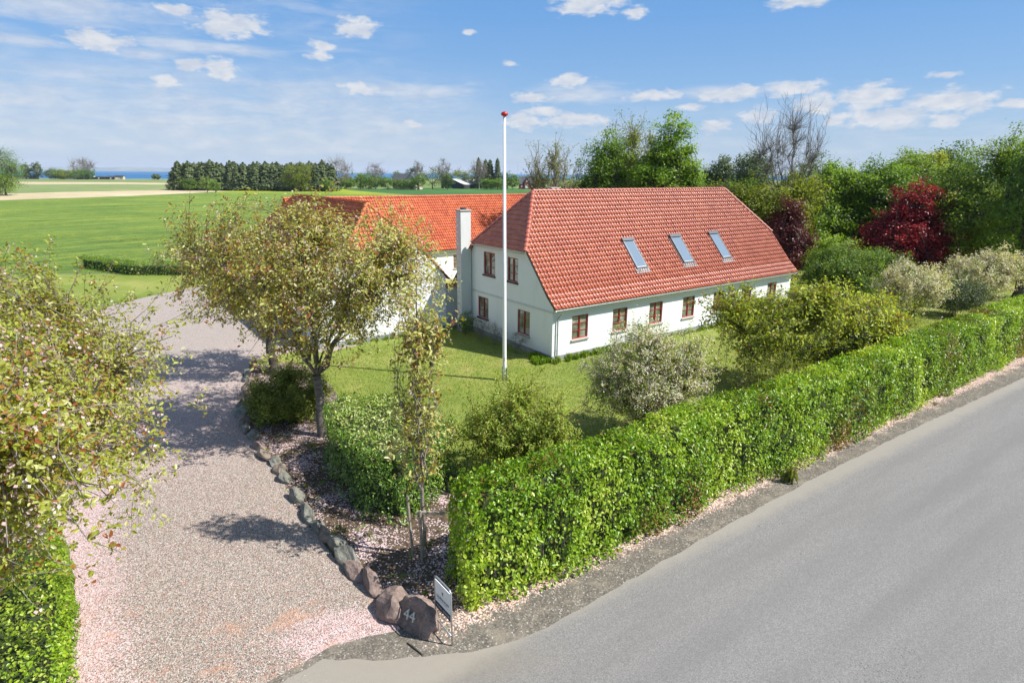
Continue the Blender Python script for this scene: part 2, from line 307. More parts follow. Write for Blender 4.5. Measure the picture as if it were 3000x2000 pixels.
def wall_fn(c, stain=.5):
    def fn(t):
        v = oc(t); n = t.noise(v, .9, 6, .65); f = t.noise(v, 30, 4, .6); s = t.noise(t.vm('MULTIPLY', v, (2.2, 2.2, .35)), 1, 5, .65)
        c2 = t.mix(t.m('MULTIPLY', t.ss(s, .5, .78), stain), c, tuple(x*.72 for x in c))
        sx = t.new('ShaderNodeSeparateXYZ'); t.l.new(v, sx.inputs[0])
        dirt = t.m('MULTIPLY', t.ss(t.m('ADD', sx.outputs[2], t.m('MULTIPLY', n, 1.2)), 1.5, .6), .35)
        c2 = t.mix(dirt, c2, (.5,.49,.44)); return pr(t, c2, .9, t.m('ADD', f, t.m('MULTIPLY', n, 2)), .25, spec=.2, bd=.012)
    return fn
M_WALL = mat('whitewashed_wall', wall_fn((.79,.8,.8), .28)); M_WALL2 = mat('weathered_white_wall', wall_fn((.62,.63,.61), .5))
M_PLINTH = plain('grey_plinth', (.24,.255,.26), .9, .15, 3)
def tile_fn(a, b, c_, rough, coat):
    def fn(t):
        v = oc(t); vo = t.new('ShaderNodeSeparateColor'); t.l.new(vor(t, v, 3.2), vo.inputs[0]); n = t.noise(v, .5, 5, .6); f = t.noise(v, 14, 4, .6)
        k = t.m('ADD', t.m('MULTIPLY', vo.outputs[0], .35), t.m('ADD', t.m('MULTIPLY', n, .35), t.m('MULTIPLY', f, .3)))
        return pr(t, t.ramp(k, [(.32, a), (.5, b), (.68, c_)]), t.m('MULTIPLY_ADD', f, .15, rough), None, coat=coat, spec=.6, cr=.27)
    return fn
M_TILE = mat('glazed_red_tiles', tile_fn((.38,.078,.032),(.44,.1,.042),(.5,.13,.058), .4, 1.0))
M_TILE2 = mat('orange_clay_tiles', tile_fn((.42,.07,.018),(.52,.1,.026),(.6,.14,.04), .5, 0))
M_RED = plain('red_paint', (.34,.05,.038), .4, .15, 5); M_REDD = plain('dark_brown_sill', (.05,.03,.025), .6, .2, 5)
M_SILL = plain('stone_sill', (.42,.39,.34), .8, .12, 9); M_ZINC = plain('zinc', (.42,.44,.46), .45, .12, 6, metal=.5)
M_DGREY = plain('dark_grey_metal', (.07,.075,.08), .4, .15, 8); M_STEEL = plain('galvanised_steel', (.5,.53,.55), .35, .1, 20, metal=.7)
M_BLACK = plain('black', (.015,.015,.016), .5); M_WHITE = plain('white_paint', (.82,.82,.8), .35, .03, 3)
M_REDK = plain('red_knob', (.5,.02,.02), .3); M_WOOD = plain('grey_wood', (.3,.26,.2), .85, .25, 12)
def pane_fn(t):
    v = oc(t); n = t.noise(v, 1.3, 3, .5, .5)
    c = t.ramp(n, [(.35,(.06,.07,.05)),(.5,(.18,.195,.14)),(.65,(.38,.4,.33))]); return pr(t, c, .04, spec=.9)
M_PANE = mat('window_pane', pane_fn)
M_GLASS = mat('skylight_glass', lambda t: pr(t, (.17,.22,.27), .06, spec=1.0, coat=.6))
def stone_fn(a, b, lich=.5):
    def fn(t):
        v = oc(t); n = t.noise(v, 5, 8, .7, .4); f = t.noise(v, 40, 3, .7); c = t.ramp(n, [(.3, a), (.7, b)])
        c = t.mix(t.m('MULTIPLY', t.ss(f, .5, .75), .35), c, tuple(min(1, x*1.7) for x in b))
        c = t.mix(t.m('MULTIPLY', t.ss(t.noise(v, 3.1, 5, .7), .62, .7), lich), c, (.42,.38,.28)); return pr(t, c, .88, n, .9, spec=.25, bd=.05)
    return fn
M_ST = [mat('grey_granite', stone_fn((.09,.09,.075),(.3,.29,.24))), mat('red_granite', stone_fn((.11,.08,.07),(.34,.25,.21), .8)), mat('brown_granite', stone_fn((.13,.1,.08),(.33,.26,.2), .8))]
def text(name, s, size, mtl, parent, Mx, ext=.004, sx=1, al='CENTER'):
    cu = bpy.data.curves.new(name, 'FONT'); cu.body = s; cu.size = size; cu.extrude = ext; cu.align_x = al; cu.align_y = 'CENTER'
    tmp = bpy.data.objects.new(name, cu); COL.objects.link(tmp)
    me = bpy.data.meshes.new_from_object(tmp); COL.objects.unlink(tmp); bpy.data.objects.remove(tmp)
    me.transform(Matrix.Diagonal((sx, 1, 1, 1))); me.transform(Mx); return link(name, me, mtl, parent)

# ------------------------------------------------------------------ ground sheets
rnd = random.Random(5)
def sheet(name, poly, z, m, kind='structure', rough=0, step=.5, label=None, seed=1):
    pts = []; n = len(poly)
    for i in range(n):
        a = Vector(poly[i]); b = Vector(poly[(i+1) % n])
        if rough:
            k = max(1, int(min((b-a).length/step, 400))); d = (b-a).normalized(); nn = Vector((-d.y, d.x))
            for j in range(k):
                p = a.lerp(b, j/k); q = noise.fractal(Vector((p.x*1.1/step*.5, p.y*1.1/step*.5, seed)), 1, 2, 4)
                pts.append(p+nn*q*rough)
        else: pts.append(a)
    bm = bmesh.new(); vs = [bm.verts.new((p.x, p.y, z)) for p in pts]
    es = [bm.edges.new((vs[i], vs[(i+1) % len(vs)])) for i in range(len(vs))]
    bmesh.ops.triangle_fill(bm, use_beauty=True, use_dissolve=False, edges=es)
    for f in bm.faces:
        if f.normal.z < 0: f.normal_flip()
    me = bpy.data.meshes.new(name); bm.to_mesh(me); bm.free(); o = link(name, me, m); tag(o, label, None, None, kind); return o
sheet('terrain', [(-4000,-300),(4000,-300),(4000,1500),(300,1300),(-60,1082),(-261,986),(-414,781),(-506,762),(-619,751),(-1500,640),(-4000,500)], 0, M_TERR)
sheet('beach', [(-1500,636),(-619,747),(-506,757),(-414,776),(-261,980),(-60,1076),(300,1294),(500,1400),(300,1330),(-60,1110),(-261,1005),(-414,792),(-506,772),(-619,760),(-1500,650)], .01, M_BEACH)
sheet('sea', [(-18000,300),(-1500,645),(-619,756),(-506,768),(-414,788),(-261,1000),(-60,1100),(300,1320),(18000,3000),(18000,19000),(-18000,19000)], -.3, M_SEA)
# sea bed gap is hidden: the sea sheet starts under the terrain edge
hl = MB(); N_ = 240; x0, x1 = -15500, -2000; prof = []
for i in range(N_):
    x = x0+(x1-x0)*i/(N_-1); f = noise.fractal(Vector((x*.0006, 3.3, 0)), 1, 2, 5)*.5+.5
    prof.append((x, 15000+500*math.sin(i*.05), max(6, (40+75*f)*min(1, max(0, (x1-300-x))/4500+.05)*min(1, (x-x0)/1200+.3))))
vs = []
for x, y, h in prof: vs += [(x, y, -1), (x, y+250, h*.7), (x, y+900, h), (x, y+2500, -1)]
hl.add(vs, [(4*i+j, 4*i+4+j, 4*i+5+j, 4*i+1+j) for i in range(N_-1) for j in range(3)])
tag(hl.build('hills', M_COAST, None, True), None, None, None, 'structure')
sheet('marsh', [(-900,420),(-357,432),(-221,267),(-174,212),(-157,256),(-148,318),(-120,330),(-150,360),(-246,463),(-286,464),(-500,500),(-900,520)], .012, M_MARSH, rough=3, step=12)
sheet('reed_strip', [(-700,90),(-174,207),(-157,252),(-150,300),(-150,325),(-166,335),(-183,338),(-209,300),(-221,262),(-330,262),(-700,250)], .024, M_REED, rough=2, step=8, seed=3)
sheet('reed_band', [(-900,440),(-357,436),(-286,467),(-246,466),(-225,470),(-281,531),(-353,544),(-418,535),(-900,560)], .024, M_REED, rough=4, step=14, seed=4)
sheet('field', [(-700,20),(-120,44),(-44,60.5),(-31,61.5),(0,75),(40,98),(70,130),(90,200),(60,262),(-34,268),(-110,300),(-147,300),(-157,252),(-174,205),(-700,88)], .02, M_FIELD)
sheet('dark_field', [(-34,270),(60,263),(130,250),(400,500),(60,440),(0,433),(-60,436),(-100,370)], .028, M_FIELD2)
sheet('meadow', [(-147,302),(-110,302),(-34,269),(-60,300),(-100,366),(-95,400),(-125,360),(-150,322)], .032, M_MEADOW)
sheet('lawn', [(-60,20),(-46,59),(-31,60.5),(0,74),(42,99),(90,110),(90,60),(40,40),(27,31.5),(12,20.5),(4,15),(-1,12.2),(-2.4,11.6),(-9,6),(-30,6)], .008, M_LAWN)
GR = [(-4.4,9.6),(-2.6,11.0),(-2.3,11.7),(-3.2,12.4),(-3.9,13.2),(-4.5,13.9),(-5.1,14.5),(-5.8,15.5),(-6.5,16.5),(-7.0,17.1),(-7.9,18.7),(-8.8,19.8),(-10,21.6),(-11.1,23.0),(-11.9,24.6),(-12.7,27.3),(-13.6,28.8),(-14.2,31.4),(-12.6,33.4),(-10.6,33.2),(-9.2,34.8),(-20,50),(-22,54),(-26,54.5),(-28.7,53),(-30.5,47.2),(-30.8,42.5),(-28,34),(-22,26),(-17,19.6),(-12.8,14.9),(-12.03,14.36),(-11.08,13.08),(-10.1,11.7),(-8.95,9.87),(-8,8),(-6,8)]
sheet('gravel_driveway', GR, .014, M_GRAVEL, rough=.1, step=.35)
BED = [(-2.4,11.3),(-3.2,12.3),(-3.9,13.1),(-5.0,14.4),(-5.8,15.4),(-6.5,16.4),(-7.9,18.6),(-8.8,19.7),(-10,21.5),(-11.1,22.9),(-11.9,24.5),(-12.7,27.3),(-13.6,28.8),(-13.8,30.4),(-12,31.4),(-10.4,30),(-8.5,27),(-7,24.5),(-6.2,22.2),(-4.6,20.8),(-1.8,18.6),(-1.2,16),(-.5,13.6),(-.9,11.9),(-1.6,11.3)]
sheet('planting_bed', BED, .02, M_BED, rough=.16, step=.4, seed=2)
sheet('verge', [(-5.2,9.6),(-3.9,10.9),(-2.4,11.5),(-1.4,12.0),(-.6,12.5),(.8,13.2),(4.0,15.4),(7.4,18.1),(11.4,20.6),(17.2,24.8),(28.2,32.5),(46,46),(60,54),(60,52),(46,43),(26.6,29.3),(16.6,22.6),(6.95,15.8),(2.5,12.4),(.28,10.8),(-2.5,10.1),(-4.9,9)], .026, M_VERGE, rough=.12, step=.4, seed=6)
sheet('road', [(46,43.2),(36,36.2),(26.55,29.6),(16.59,22.95),(11.08,19.11),(6.95,16.14),(4.6,14.35),(2.47,12.74),(1.2,11.75),(.28,11.13),(-.85,10.74),(-2.5,10.5),(-3.3,10.55),(-3.95,10.5),(-4.5,10.0),(-5.2,9.0),(-8,6),(-16,-1),(-14,-5),(2,-2),(20,8),(60,36)], .032, M_ASPH, rough=.07, step=.3, seed=8)

# ------------------------------------------------------------------ foliage engine
def nrm(a): return a/np.maximum(np.linalg.norm(a, axis=-1, keepdims=True), 1e-9)
def leafmesh(name, P, N, Sz, V, rs, fine=True, asp=.5, fold=.12, axis=None):
    n = len(P); N = nrm(N); a = rs.normal(size=(n, 3)) if axis is None else axis+rs.normal(size=(n, 3))*.5
    Y = nrm(a-N*(a*N).sum(1, keepdims=True)); X = np.cross(Y, N)
    if fine:
        B = np.array([(0,-.5,0),(asp*.45,-.18,fold),(asp*.4,.2,fold),(0,.5,-.05),(-asp*.4,.2,fold),(-asp*.45,-.18,fold)]); F0 = np.array([(0,1,2,3),(0,3,4,5)])
    else:
        B = np.array([(0,-.5,0),(asp*.5,-.05,fold),(0,.5,0),(-asp*.5,-.05,fold)]); F0 = np.array([(0,1,2),(0,2,3)])
    k = len(B); s = np.asarray(Sz)[:, None, None]
    VV = P[:, None, :]+s*(X[:, None, :]*B[None, :, 0:1]+Y[:, None, :]*B[None, :, 1:2]+N[:, None, :]*B[None, :, 2:3])
    F = (F0[None]+np.arange(n)[:, None, None]*k).reshape(-1, F0.shape[1])
    return npmesh(name, VV.reshape(-1, 3), F, np.repeat(np.clip(V, 0, 1), k))
def tubemesh(name, T):
    VS = []; FS = []; off = 0
    for pts, rad, k in T:
        pts = np.asarray(pts, float); n = len(pts); d = np.gradient(pts, axis=0); d = nrm(d)
        up = np.where(np.abs(d[:, 2:3]) < .95, np.array([[0, 0, 1.]]), np.array([[1., 0, 0]])); a = nrm(np.cross(d, up)); b = np.cross(d, a)
        t = np.arange(k)*2*np.pi/k; ring = pts[:, None]+(a[:, None]*np.cos(t)[None, :, None]+b[:, None]*np.sin(t)[None, :, None])*np.asarray(rad)[:, None, None]
        VS.append(ring.reshape(-1, 3)); i = np.arange(n-1)[:, None]*k; j = np.arange(k)[None]; j2 = (j+1) % k
        FS.append((np.stack([i+j, i+j2, i+k+j2, i+k+j], -1).reshape(-1, 4))+off); off += n*k
    return npmesh(name, np.concatenate(VS), np.concatenate(FS), smooth=True)
def bez(p0, d0, p1, n, L=.5, wob=0, rs=None):
    p0 = np.asarray(p0); p1 = np.asarray(p1); D_ = np.linalg.norm(p1-p0); c = p0+nrm(np.asarray(d0))*D_*L
    t = np.linspace(0, 1, n)[:, None]; P = (1-t)**2*p0+2*t*(1-t)*c+t**2*p1
    if wob and rs is not None: P[1:-1] += rs.normal(size=(n-2, 3))*wob*D_
    return P
def envelope(rs, ells, n, shell=.55, wobble=.22, seed=0):
    """points spread through a union of ellipsoids whose outline is uneven"""
    out = []; vol = np.array([e[3]*e[4]*e[5] for e in ells])**.8; cnt = np.maximum(1, (vol/vol.sum()*n).astype(int))
    for e, c in zip(ells, cnt):
        d = nrm(rs.normal(size=(c, 3))); r = (shell+(1-shell)*rs.random(c))
        m = rs.random(c) < .25; r[m] = rs.random(m.sum())**.5
        q = np.array([noise.noise(Vector((x[0]*1.7+seed, x[1]*1.7, x[2]*1.7+e[0])))+.5*noise.noise(Vector((x[0]*4+seed, x[1]*4, x[2]*4))) for x in d])
        r = r*(1+wobble*q*1.6); out.append(np.array(e[:3])+d*r[:, None]*np.array(e[3:6]))
    return np.concatenate(out)
def tree(name, label, cat, base, leafm, barkm, ells, trunk_h=2, trunk_r=.15, lean=(0, 0), limbs=6, targets=120, twigs=5, twiglen=.5, nl=14, ls=.12, sig=.2,
         seed=1, fine=True, asp=.5, wobble=.22, shell=.55, vclump=.25, group=None, blossom=None, bl_frac=.3, bl_size=.05, zmin=None, up=.35, droop=0, stems=1, crown_name='crown', twr=.006, limb_r=None, spread=.12, rz=0, leafless=False, vb=.5, outw=.5, kb=.3):
    rs = np.random.default_rng(seed); root = thing(name, label, cat, base, rz, group)
    T = envelope(rs, ells, targets, shell, wobble, seed*1.37)
    if zmin is not None: T[:, 2] = np.maximum(T[:, 2], zmin+rs.random(len(T))*.4)
    cen = T.mean(0); tubes = []; fork = np.array([lean[0], lean[1], trunk_h]); k = 8 if trunk_r > .06 else 5
    if stems == 1:
        P = bez((0, 0, -.1), (0, 0, 1), fork, 7, .5, .012, rs); rr = trunk_r*np.array([1.35, 1.08, 1, .96, .92, .9, .95]); tubes.append((P, rr, 10))
    # limbs
    dirs = T-fork; ang = np.arctan2(dirs[:, 1], dirs[:, 0]); elv = np.arctan2(dirs[:, 2], np.hypot(dirs[:, 0], dirs[:, 1]))
    lab = np.zeros(len(T), int); mid = elv > np.quantile(elv, .8) if limbs > 3 else np.zeros(len(T), bool)
    lab[:] = 1+((ang+np.pi)/(2*np.pi)*(limbs-1)+rs.random()*1).astype(int) % (limbs-1) if limbs > 1 else 0
    lab[mid] = 0; lr = limb_r or trunk_r*.55; leafP = []; leafN = []
    for l in range(limbs):
        idx = np.where(lab == l)[0]
        if len(idx) == 0: continue
        c = T[idx].mean(0); far = fork+(c-fork)*1.25
        st = fork if stems == 1 else np.array([rs.normal()*spread, rs.normal()*spread, 0])
        d0 = nrm(np.array([c[0]-st[0], c[1]-st[1], abs(c[2]-st[2])*1.0+.5])) if stems == 1 else nrm(np.array([rs.normal()*.2, rs.normal()*.2, 1]))
        LP = bez(st, d0, far, 9, .45, .02, rs); lrad = np.linspace(lr*(.8+.4*rs.random()), lr*.25, 9); tubes.append((LP, lrad, 6 if lr > .03 else 4))
        for i in idx:
            tgt = T[i]; dd = np.linalg.norm(LP-tgt, axis=1)+np.abs(np.arange(9)-1)*.12*np.linalg.norm(far-st)/9; j = int(np.argmin(dd[1:8]))+1
            L_ = np.linalg.norm(tgt-LP[j]); d1 = nrm(LP[j+1]-LP[j])+np.array([0, 0, up*.6])
            SP = bez(LP[j], d1, tgt, 6, .45, .03, rs); r0 = min(lrad[j]*.7, .012+L_*.012*(lr/.08)**.5); r0 = max(r0, twr*1.3)
            tubes.append((SP, np.linspace(r0, twr, 6), 4)); dl = nrm(SP[-1]-SP[-3])
            for q in range(twigs):
                s0 = SP[rs.integers(2, 6)]; dr = nrm(dl*.8+rs.normal(size=3)*.75+np.array([0, 0, up-droop])); e_ = s0+dr*twiglen*(.5+rs.random())
                tubes.append((np.array([s0, (s0+e_)/2+rs.normal(size=3)*.03*twiglen, e_]), np.array([twr, twr*.8, twr*.4]), 3))
                m = max(1, int(nl/twigs)); tt = rs.random(m)**.7
                leafP.append(s0+(e_-s0)*tt[:, None]+rs.normal(size=(m, 3))*sig); leafN.append(np.full(m, i))
            if twigs == 0:
                leafP.append(tgt+rs.normal(size=(nl, 3))*sig*np.array([1, 1, .7])); leafN.append(np.full(nl, i))
    link('trunk' if stems == 1 else 'stems', tubemesh(name+'_wood', tubes), barkm, root)
    if not leafless:
        P = np.concatenate(leafP); I = np.concatenate(leafN); keep = P[:, 2] > .05; P = P[keep]; I = I[keep]; n = len(P)
        cl = rs.random(len(T)+1); o = nrm(P-cen); V = vb+(cl[I]-.5)*vclump*2+rs.normal(size=n)*.2
        nn = o*outw+np.array([.12, -.1, .55])+rs.normal(size=(n, 3))*.55
        if blossom:
            b = rs.random(n) < bl_frac*(.4+1.2*cl[(I*7) % len(cl)]); PB = P[b]; P = P[~b]; V = V[~b]; nn = nn[~b]
            PB = np.repeat(PB, 4, 0)+rs.normal(size=(len(PB)*4, 3))*bl_size*.8; nb = nrm(PB-cen)*.6+rs.normal(size=(len(PB), 3))*.6+np.array([0,0,.3])
            link('blossom', leafmesh(name+'_blossom', PB, nb, bl_size*(.7+.6*rs.random(len(PB))), rs.random(len(PB)), rs, False, .95, .1), blossom, root)
        ax = None if droop == 0 else np.tile(np.array([[0, 0, -1.]]), (len(P), 1))
        link(crown_name, leafmesh(name+'_leaves', P, nn, ls*(.65+.7*rs.random(len(P))), V, rs, fine, asp, .12, ax), leafm, root)
    return root

def hedge(name, label, poly, h, leafm, dens, ls, seed, cat='hedge', rnd_top=.18, depth=.22, bulge=.12, batter=.0, asp=.62, core=True, vpatch=.3, fine=True, topv=0, ctr=None, zb=.03):
    """clipped hedge: leaves through a shell over a polygon footprint, solid core inside, painted dark as inner shade"""
    rs = np.random.default_rng(seed); root = thing(name, label, cat, (0, 0, 0)); poly = [np.array(p, float) for p in poly]; n = len(poly)
    area = sum(poly[i][0]*poly[(i+1) % n][1]-poly[(i+1) % n][0]*poly[i][1] for i in range(n))/2
    if area < 0: poly = poly[::-1]
    P = []; N = []
    for i in range(n):
        a = poly[i]; b = poly[(i+1) % n]; L = np.linalg.norm(b-a); d = (b-a)/L; nn = np.array([d[1], -d[0]]); m = int(L*h*dens)
        s = rs.random(m); z = zb+rs.random(m)*(h-zb); xy = a+d*(s*L)[:, None]; bz = z/h
        q = np.array([noise.fractal(Vector((x[0]*.7, x[1]*.7, zz*.8+seed)), 1, 2, 3) for x, zz in zip(xy, z)])
        off = bulge*q-rnd_top*np.maximum(0, bz-.82)**2*28*rnd_top-batter*bz-depth*rs.random(m)**1.6
        P.append(np.c_[xy+nn[None]*off[:, None], z]); N.append(np.c_[np.tile(nn, (m, 1)), np.full(m, .6)])
    mn = np.min(poly, 0); mx = np.max(poly, 0); m = int((mx-mn).prod()*dens*1.15); xy = mn+(mx-mn)*rs.random((m, 2))
    ins = np.zeros(m, bool)
    for i in range(n):
        a = poly[i]; b = poly[(i+1) % n]; c1 = (a[1] > xy[:, 1]) != (b[1] > xy[:, 1])
        with np.errstate(divide='ignore', invalid='ignore'): xx = (b[0]-a[0])*(xy[:, 1]-a[1])/(b[1]-a[1])+a[0]
        ins ^= c1 & (xy[:, 0] < xx)
    xy = xy[ins]; q = np.array([noise.fractal(Vector((x[0]*.9, x[1]*.9, seed+5)), 1, 2, 3) for x in xy]); dmin = np.full(len(xy), 9.)
    for i in range(n):
        a = poly[i]; b = poly[(i+1) % n]; d = (b-a)/np.linalg.norm(b-a); nn = np.array([-d[1], d[0]]); t = np.clip(((xy-a)@d), 0, np.linalg.norm(b-a)); dmin = np.minimum(dmin, np.linalg.norm(xy-a-t[:, None]*d, axis=1))
    keepm = dmin > batter*.8; xy = xy[keepm]; q = q[keepm]; dmin = dmin[keepm]
    z = h+bulge*q*.8-depth*rs.random(len(xy))**1.6-rnd_top*np.exp(-(dmin-batter)*6)+topv*0
    P.append(np.c_[xy, z]); N.append(np.tile(np.array([[0, 0, 1.]]), (len(xy), 1)))
    P = np.concatenate(P); N = np.concatenate(N); k = len(P)
    P += rs.normal(size=P.shape)*.03
    # small gaps showing the shade-dark core
    g = np.array([noise.noise(Vector(tuple(x*2.6)))+.35*noise.noise(Vector(tuple(x*.8))) for x in P]); keep = (g < .2) | (rs.random(k) < .16); P = P[keep]; N = N[keep]; g = g[keep]
    vp = np.array([noise.fractal(Vector((x[0]*.35, x[1]*.35, x[2]*.25+seed*3)), 1, 2, 3) for x in P])
    V = .52+vpatch*vp*1.3+rs.normal(size=len(P))*.2+topv*(N[:, 2] > .9)
    link('foliage', leafmesh(name+'_leaves', P, N*.75+rs.normal(size=P.shape)*.5, ls*(.6+.75*rs.random(len(P))), V, rs, fine, asp, .1, np.tile(np.array([[0,0,-.8]]), (len(P), 1))), leafm, root)
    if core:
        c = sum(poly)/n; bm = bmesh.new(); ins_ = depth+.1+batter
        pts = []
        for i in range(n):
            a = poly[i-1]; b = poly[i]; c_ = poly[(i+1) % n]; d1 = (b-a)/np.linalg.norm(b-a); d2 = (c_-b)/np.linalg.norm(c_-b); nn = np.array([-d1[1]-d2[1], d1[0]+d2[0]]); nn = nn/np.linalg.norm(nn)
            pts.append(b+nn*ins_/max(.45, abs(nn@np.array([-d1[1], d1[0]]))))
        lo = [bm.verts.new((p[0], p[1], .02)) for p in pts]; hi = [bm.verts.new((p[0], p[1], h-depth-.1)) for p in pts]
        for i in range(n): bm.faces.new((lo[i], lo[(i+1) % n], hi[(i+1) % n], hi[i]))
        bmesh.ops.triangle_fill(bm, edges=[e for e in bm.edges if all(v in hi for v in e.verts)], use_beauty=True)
        me = bpy.data.meshes.new(name+'_core'); bm.to_mesh(me); bm.free(); link('branches', me, L_BARN, root)  # solid block; its dark colour stands in for shade between the leaves
    return root
# ------------------------------------------------------------------ the farmhouse (local x along the front wall, y to the back)
YAW = R(35.86); HA = (2.204, 31.89, 0)
def tiles(name, ox, ea, eb, en, wa, lb, clips, m, parent, tw=.24, tg=.335, amp=.068, lap=.032):
    """pantiles over a slope: a along the eaves, b up the slope; clips = list of (point2d, inward normal2d)"""
    ox = np.array(ox, float); ea, eb, en = [nrm(np.array(x, float)) for x in (ea, eb, en)]
    prof = np.array([0, .75, 1, .9, .5, .14, .02, 0]); px_ = np.array([0, .06, .2, .36, .55, .74, .88, .97]); K = len(prof); nc = int(math.ceil(wa/tw)); nr = int(math.ceil(lb/tg))
    xs = (np.arange(nc)[:, None]+px_[None]).ravel()*tw; hp = np.tile(prof, nc)*amp
    rs = np.random.default_rng(3); V = []; F = []; off = 0; n = len(xs)
    for r in range(nr):
        tj = np.repeat(rs.normal(size=nc)*.0035, K); y0 = r*tg; y1 = y0+tg*1.0
        if y1 > lb: y1 = lb
        rows = [(y0+.09, hp*.9+.004), (y0, hp+lap-.011+tj), (y0, hp+lap+tj), (min(y1+.09, lb), hp*.88+tj)]
        for (y, h) in rows: V.append(ox+ea*xs[:, None]+eb*y+en*h[:, None])
        for a in range(3):
            i = np.arange(n-1); F.append(np.stack([off+a*n+i, off+a*n+i+1, off+(a+1)*n+i+1, off+(a+1)*n+i], -1))
        off += 4*n
    me = npmesh(name, np.concatenate(V), np.concatenate(F)); bm = bmesh.new(); bm.from_mesh(me)
    for (p, q) in clips:
        co = ox+ea*p[0]+eb*p[1]; no = ea*q[0]+eb*q[1]
        bmesh.ops.bisect_plane(bm, geom=bm.verts[:]+bm.edges[:]+bm.faces[:], plane_co=Vector(co), plane_no=Vector(-no), clear_outer=True, clear_inner=False, dist=1e-5)
    bm.to_mesh(me); bm.free(); return link(name, me, m, parent)
def caps(mb, a, b, r=.125, seg=.36, up=None):
    """half-round ridge tiles from a to b, each lapping the next"""
    a = Vector(a); b = Vector(b); d = (b-a); L = d.length; d.normalize(); n = max(1, int(round(L/seg))); s = L/n
    side = d.cross(Vector((0, 0, 1))).normalized(); upv = side.cross(d)
    for i in range(n):
        p0 = a+d*s*i-d*.04; p1 = a+d*s*(i+1)+d*.012; vs = []; K = 9
        for (p, rr, l) in ((p0, r*1.12, .024), (p0+d*.07, r*1.12, .02), (p0+d*.071, r*1.0, .012), (p1, r*.94, .0)):
            for j in range(K):
                t = -.25+(math.pi+.5)*j/(K-1); vs.append(p+side*math.cos(t)*rr+upv*(math.sin(t)*rr*.85+l))
        mb.add(vs, [(q*K+j, q*K+j+1, (q+1)*K+j+1, (q+1)*K+j) for q in range(3) for j in range(K-1)])
def wall_poly(mb, outer, holes, fn, depth=.13):
    """flat wall with real openings; fn maps (a, z, inward) to 3D"""
    bm = bmesh.new(); es = []
    for loop in [outer]+holes:
        vs = [bm.verts.new((p[0], p[1], 0)) for p in loop]; es += [bm.edges.new((vs[i], vs[(i+1) % len(vs)])) for i in range(len(vs))]
    bmesh.ops.triangle_fill(bm, edges=es, use_beauty=True); bm.verts.index_update()
    mb.add([fn(v.co.x, v.co.y, 0) for v in bm.verts], [tuple(v.index for v in f.verts) for f in bm.faces]); bm.free()
    for h in holes:
        for i in range(len(h)):
            a = h[i]; b = h[(i+1) % len(h)]; mb.add([fn(a[0], a[1], 0), fn(b[0], b[1], 0), fn(b[0], b[1], depth), fn(a[0], a[1], depth)], [(0, 1, 2, 3)])
def rect(a0, a1, z0, z1): return [(a0, z0), (a1, z0), (a1, z1), (a0, z1)]
def window(parent, fn, a0, a1, z0, z1, fm, sm, cols=2, rows=3, rec=.09, sill_out=.09, frame=.06, name='window'):
    """red casement window: outer frame, mullion and glazing bars (frame), glass (pane) and sill"""
    f = MB(); w_ = a1-a0; h = z1-z0
    def bx(b, u0, u1, y0, y1, d0, d1):
        b.add([fn(u0,y0,d0),fn(u1,y0,d0),fn(u1,y1,d0),fn(u0,y1,d0),fn(u0,y0,d1),fn(u1,y0,d1),fn(u1,y1,d1),fn(u0,y1,d1)], [(0,1,2,3),(4,7,6,5),(0,4,5,1),(1,5,6,2),(2,6,7,3),(3,7,4,0)])
    e = frame; bx(f, a0+.002, a0+e, z0+.002, z1-.002, rec-.05, rec+.03); bx(f, a1-e, a1-.002, z0+.002, z1-.002, rec-.05, rec+.03)
    bx(f, a0+e, a1-e, z0+.002, z0+e, rec-.05, rec+.03); bx(f, a0+e, a1-e, z1-e, z1-.002, rec-.05, rec+.03)
    for c in range(1, cols):
        m_ = a0+w_*c/cols; bx(f, m_-.055, m_+.055, z0+e, z1-e, rec-.035, rec+.028)
        bx(f, m_-.018, m_+.018, z0+e, z1-e, rec-.06, rec-.036)
    for c in range(cols):
        x0 = a0+e if c == 0 else a0+w_*c/cols+.055; x1 = a1-e if c == cols-1 else a0+w_*(c+1)/cols-.055
        for r in range(1, rows):
            zz = z0+e+(h-2*e)*r/rows; bx(f, x0, x1, zz-.016, zz+.016, rec-.03, rec+.026)
    fo = f.build('window' if name == 'window' else name, fm, parent)
    p = MB(); p.add([fn(a0+.01, z0+.01, rec+.012), fn(a1-.01, z0+.01, rec+.012), fn(a1-.01, z1-.01, rec+.012), fn(a0+.01, z1-.01, rec+.012)], [(0, 1, 2, 3)]); p.build('pane', M_PANE, fo)
    if sill_out:
        s = MB(); bx(s, a0-.06, a1+.06, z0-.09, z0-.004, -sill_out, rec); s.build('sill', sm, fo)
    return fo
L_, W_ = 23.55, 10.04; ZR, ZE = 8.985, 2.93; YR = W_/2; KSL = 1.1555; KY = .42; KZ = ZR-(YR-KY)*KSL; EY = -.36
hs = thing('farmhouse', 'long white farmhouse with a glossy red tiled half-hipped roof, three skylights and dark red windows', 'house', HA, YAW)
zs = lambda y: ZR-(YR-y)*KSL          # main slope height at depth y
ZH = 5.87; HY = YR-(ZR-ZH)/KSL        # half-hip eaves
wm = MB(); ft = lambda a, z, d: (a, d, z); gl = lambda a, z, d: (d, a, z); gr = lambda a, z, d: (L_-d, a, z)
FW = [(1.42,2.64),(4.6,5.82),(7.76,8.98),(10.93,12.13),(14.12,15.32),(17.3,18.5),(20.5,21.68)]
wall_poly(wm, [(0,0),(L_,0),(L_,ZE-.03),(0,ZE-.03)], [rect(a,b,1.0,2.37) for a, b in FW], ft)
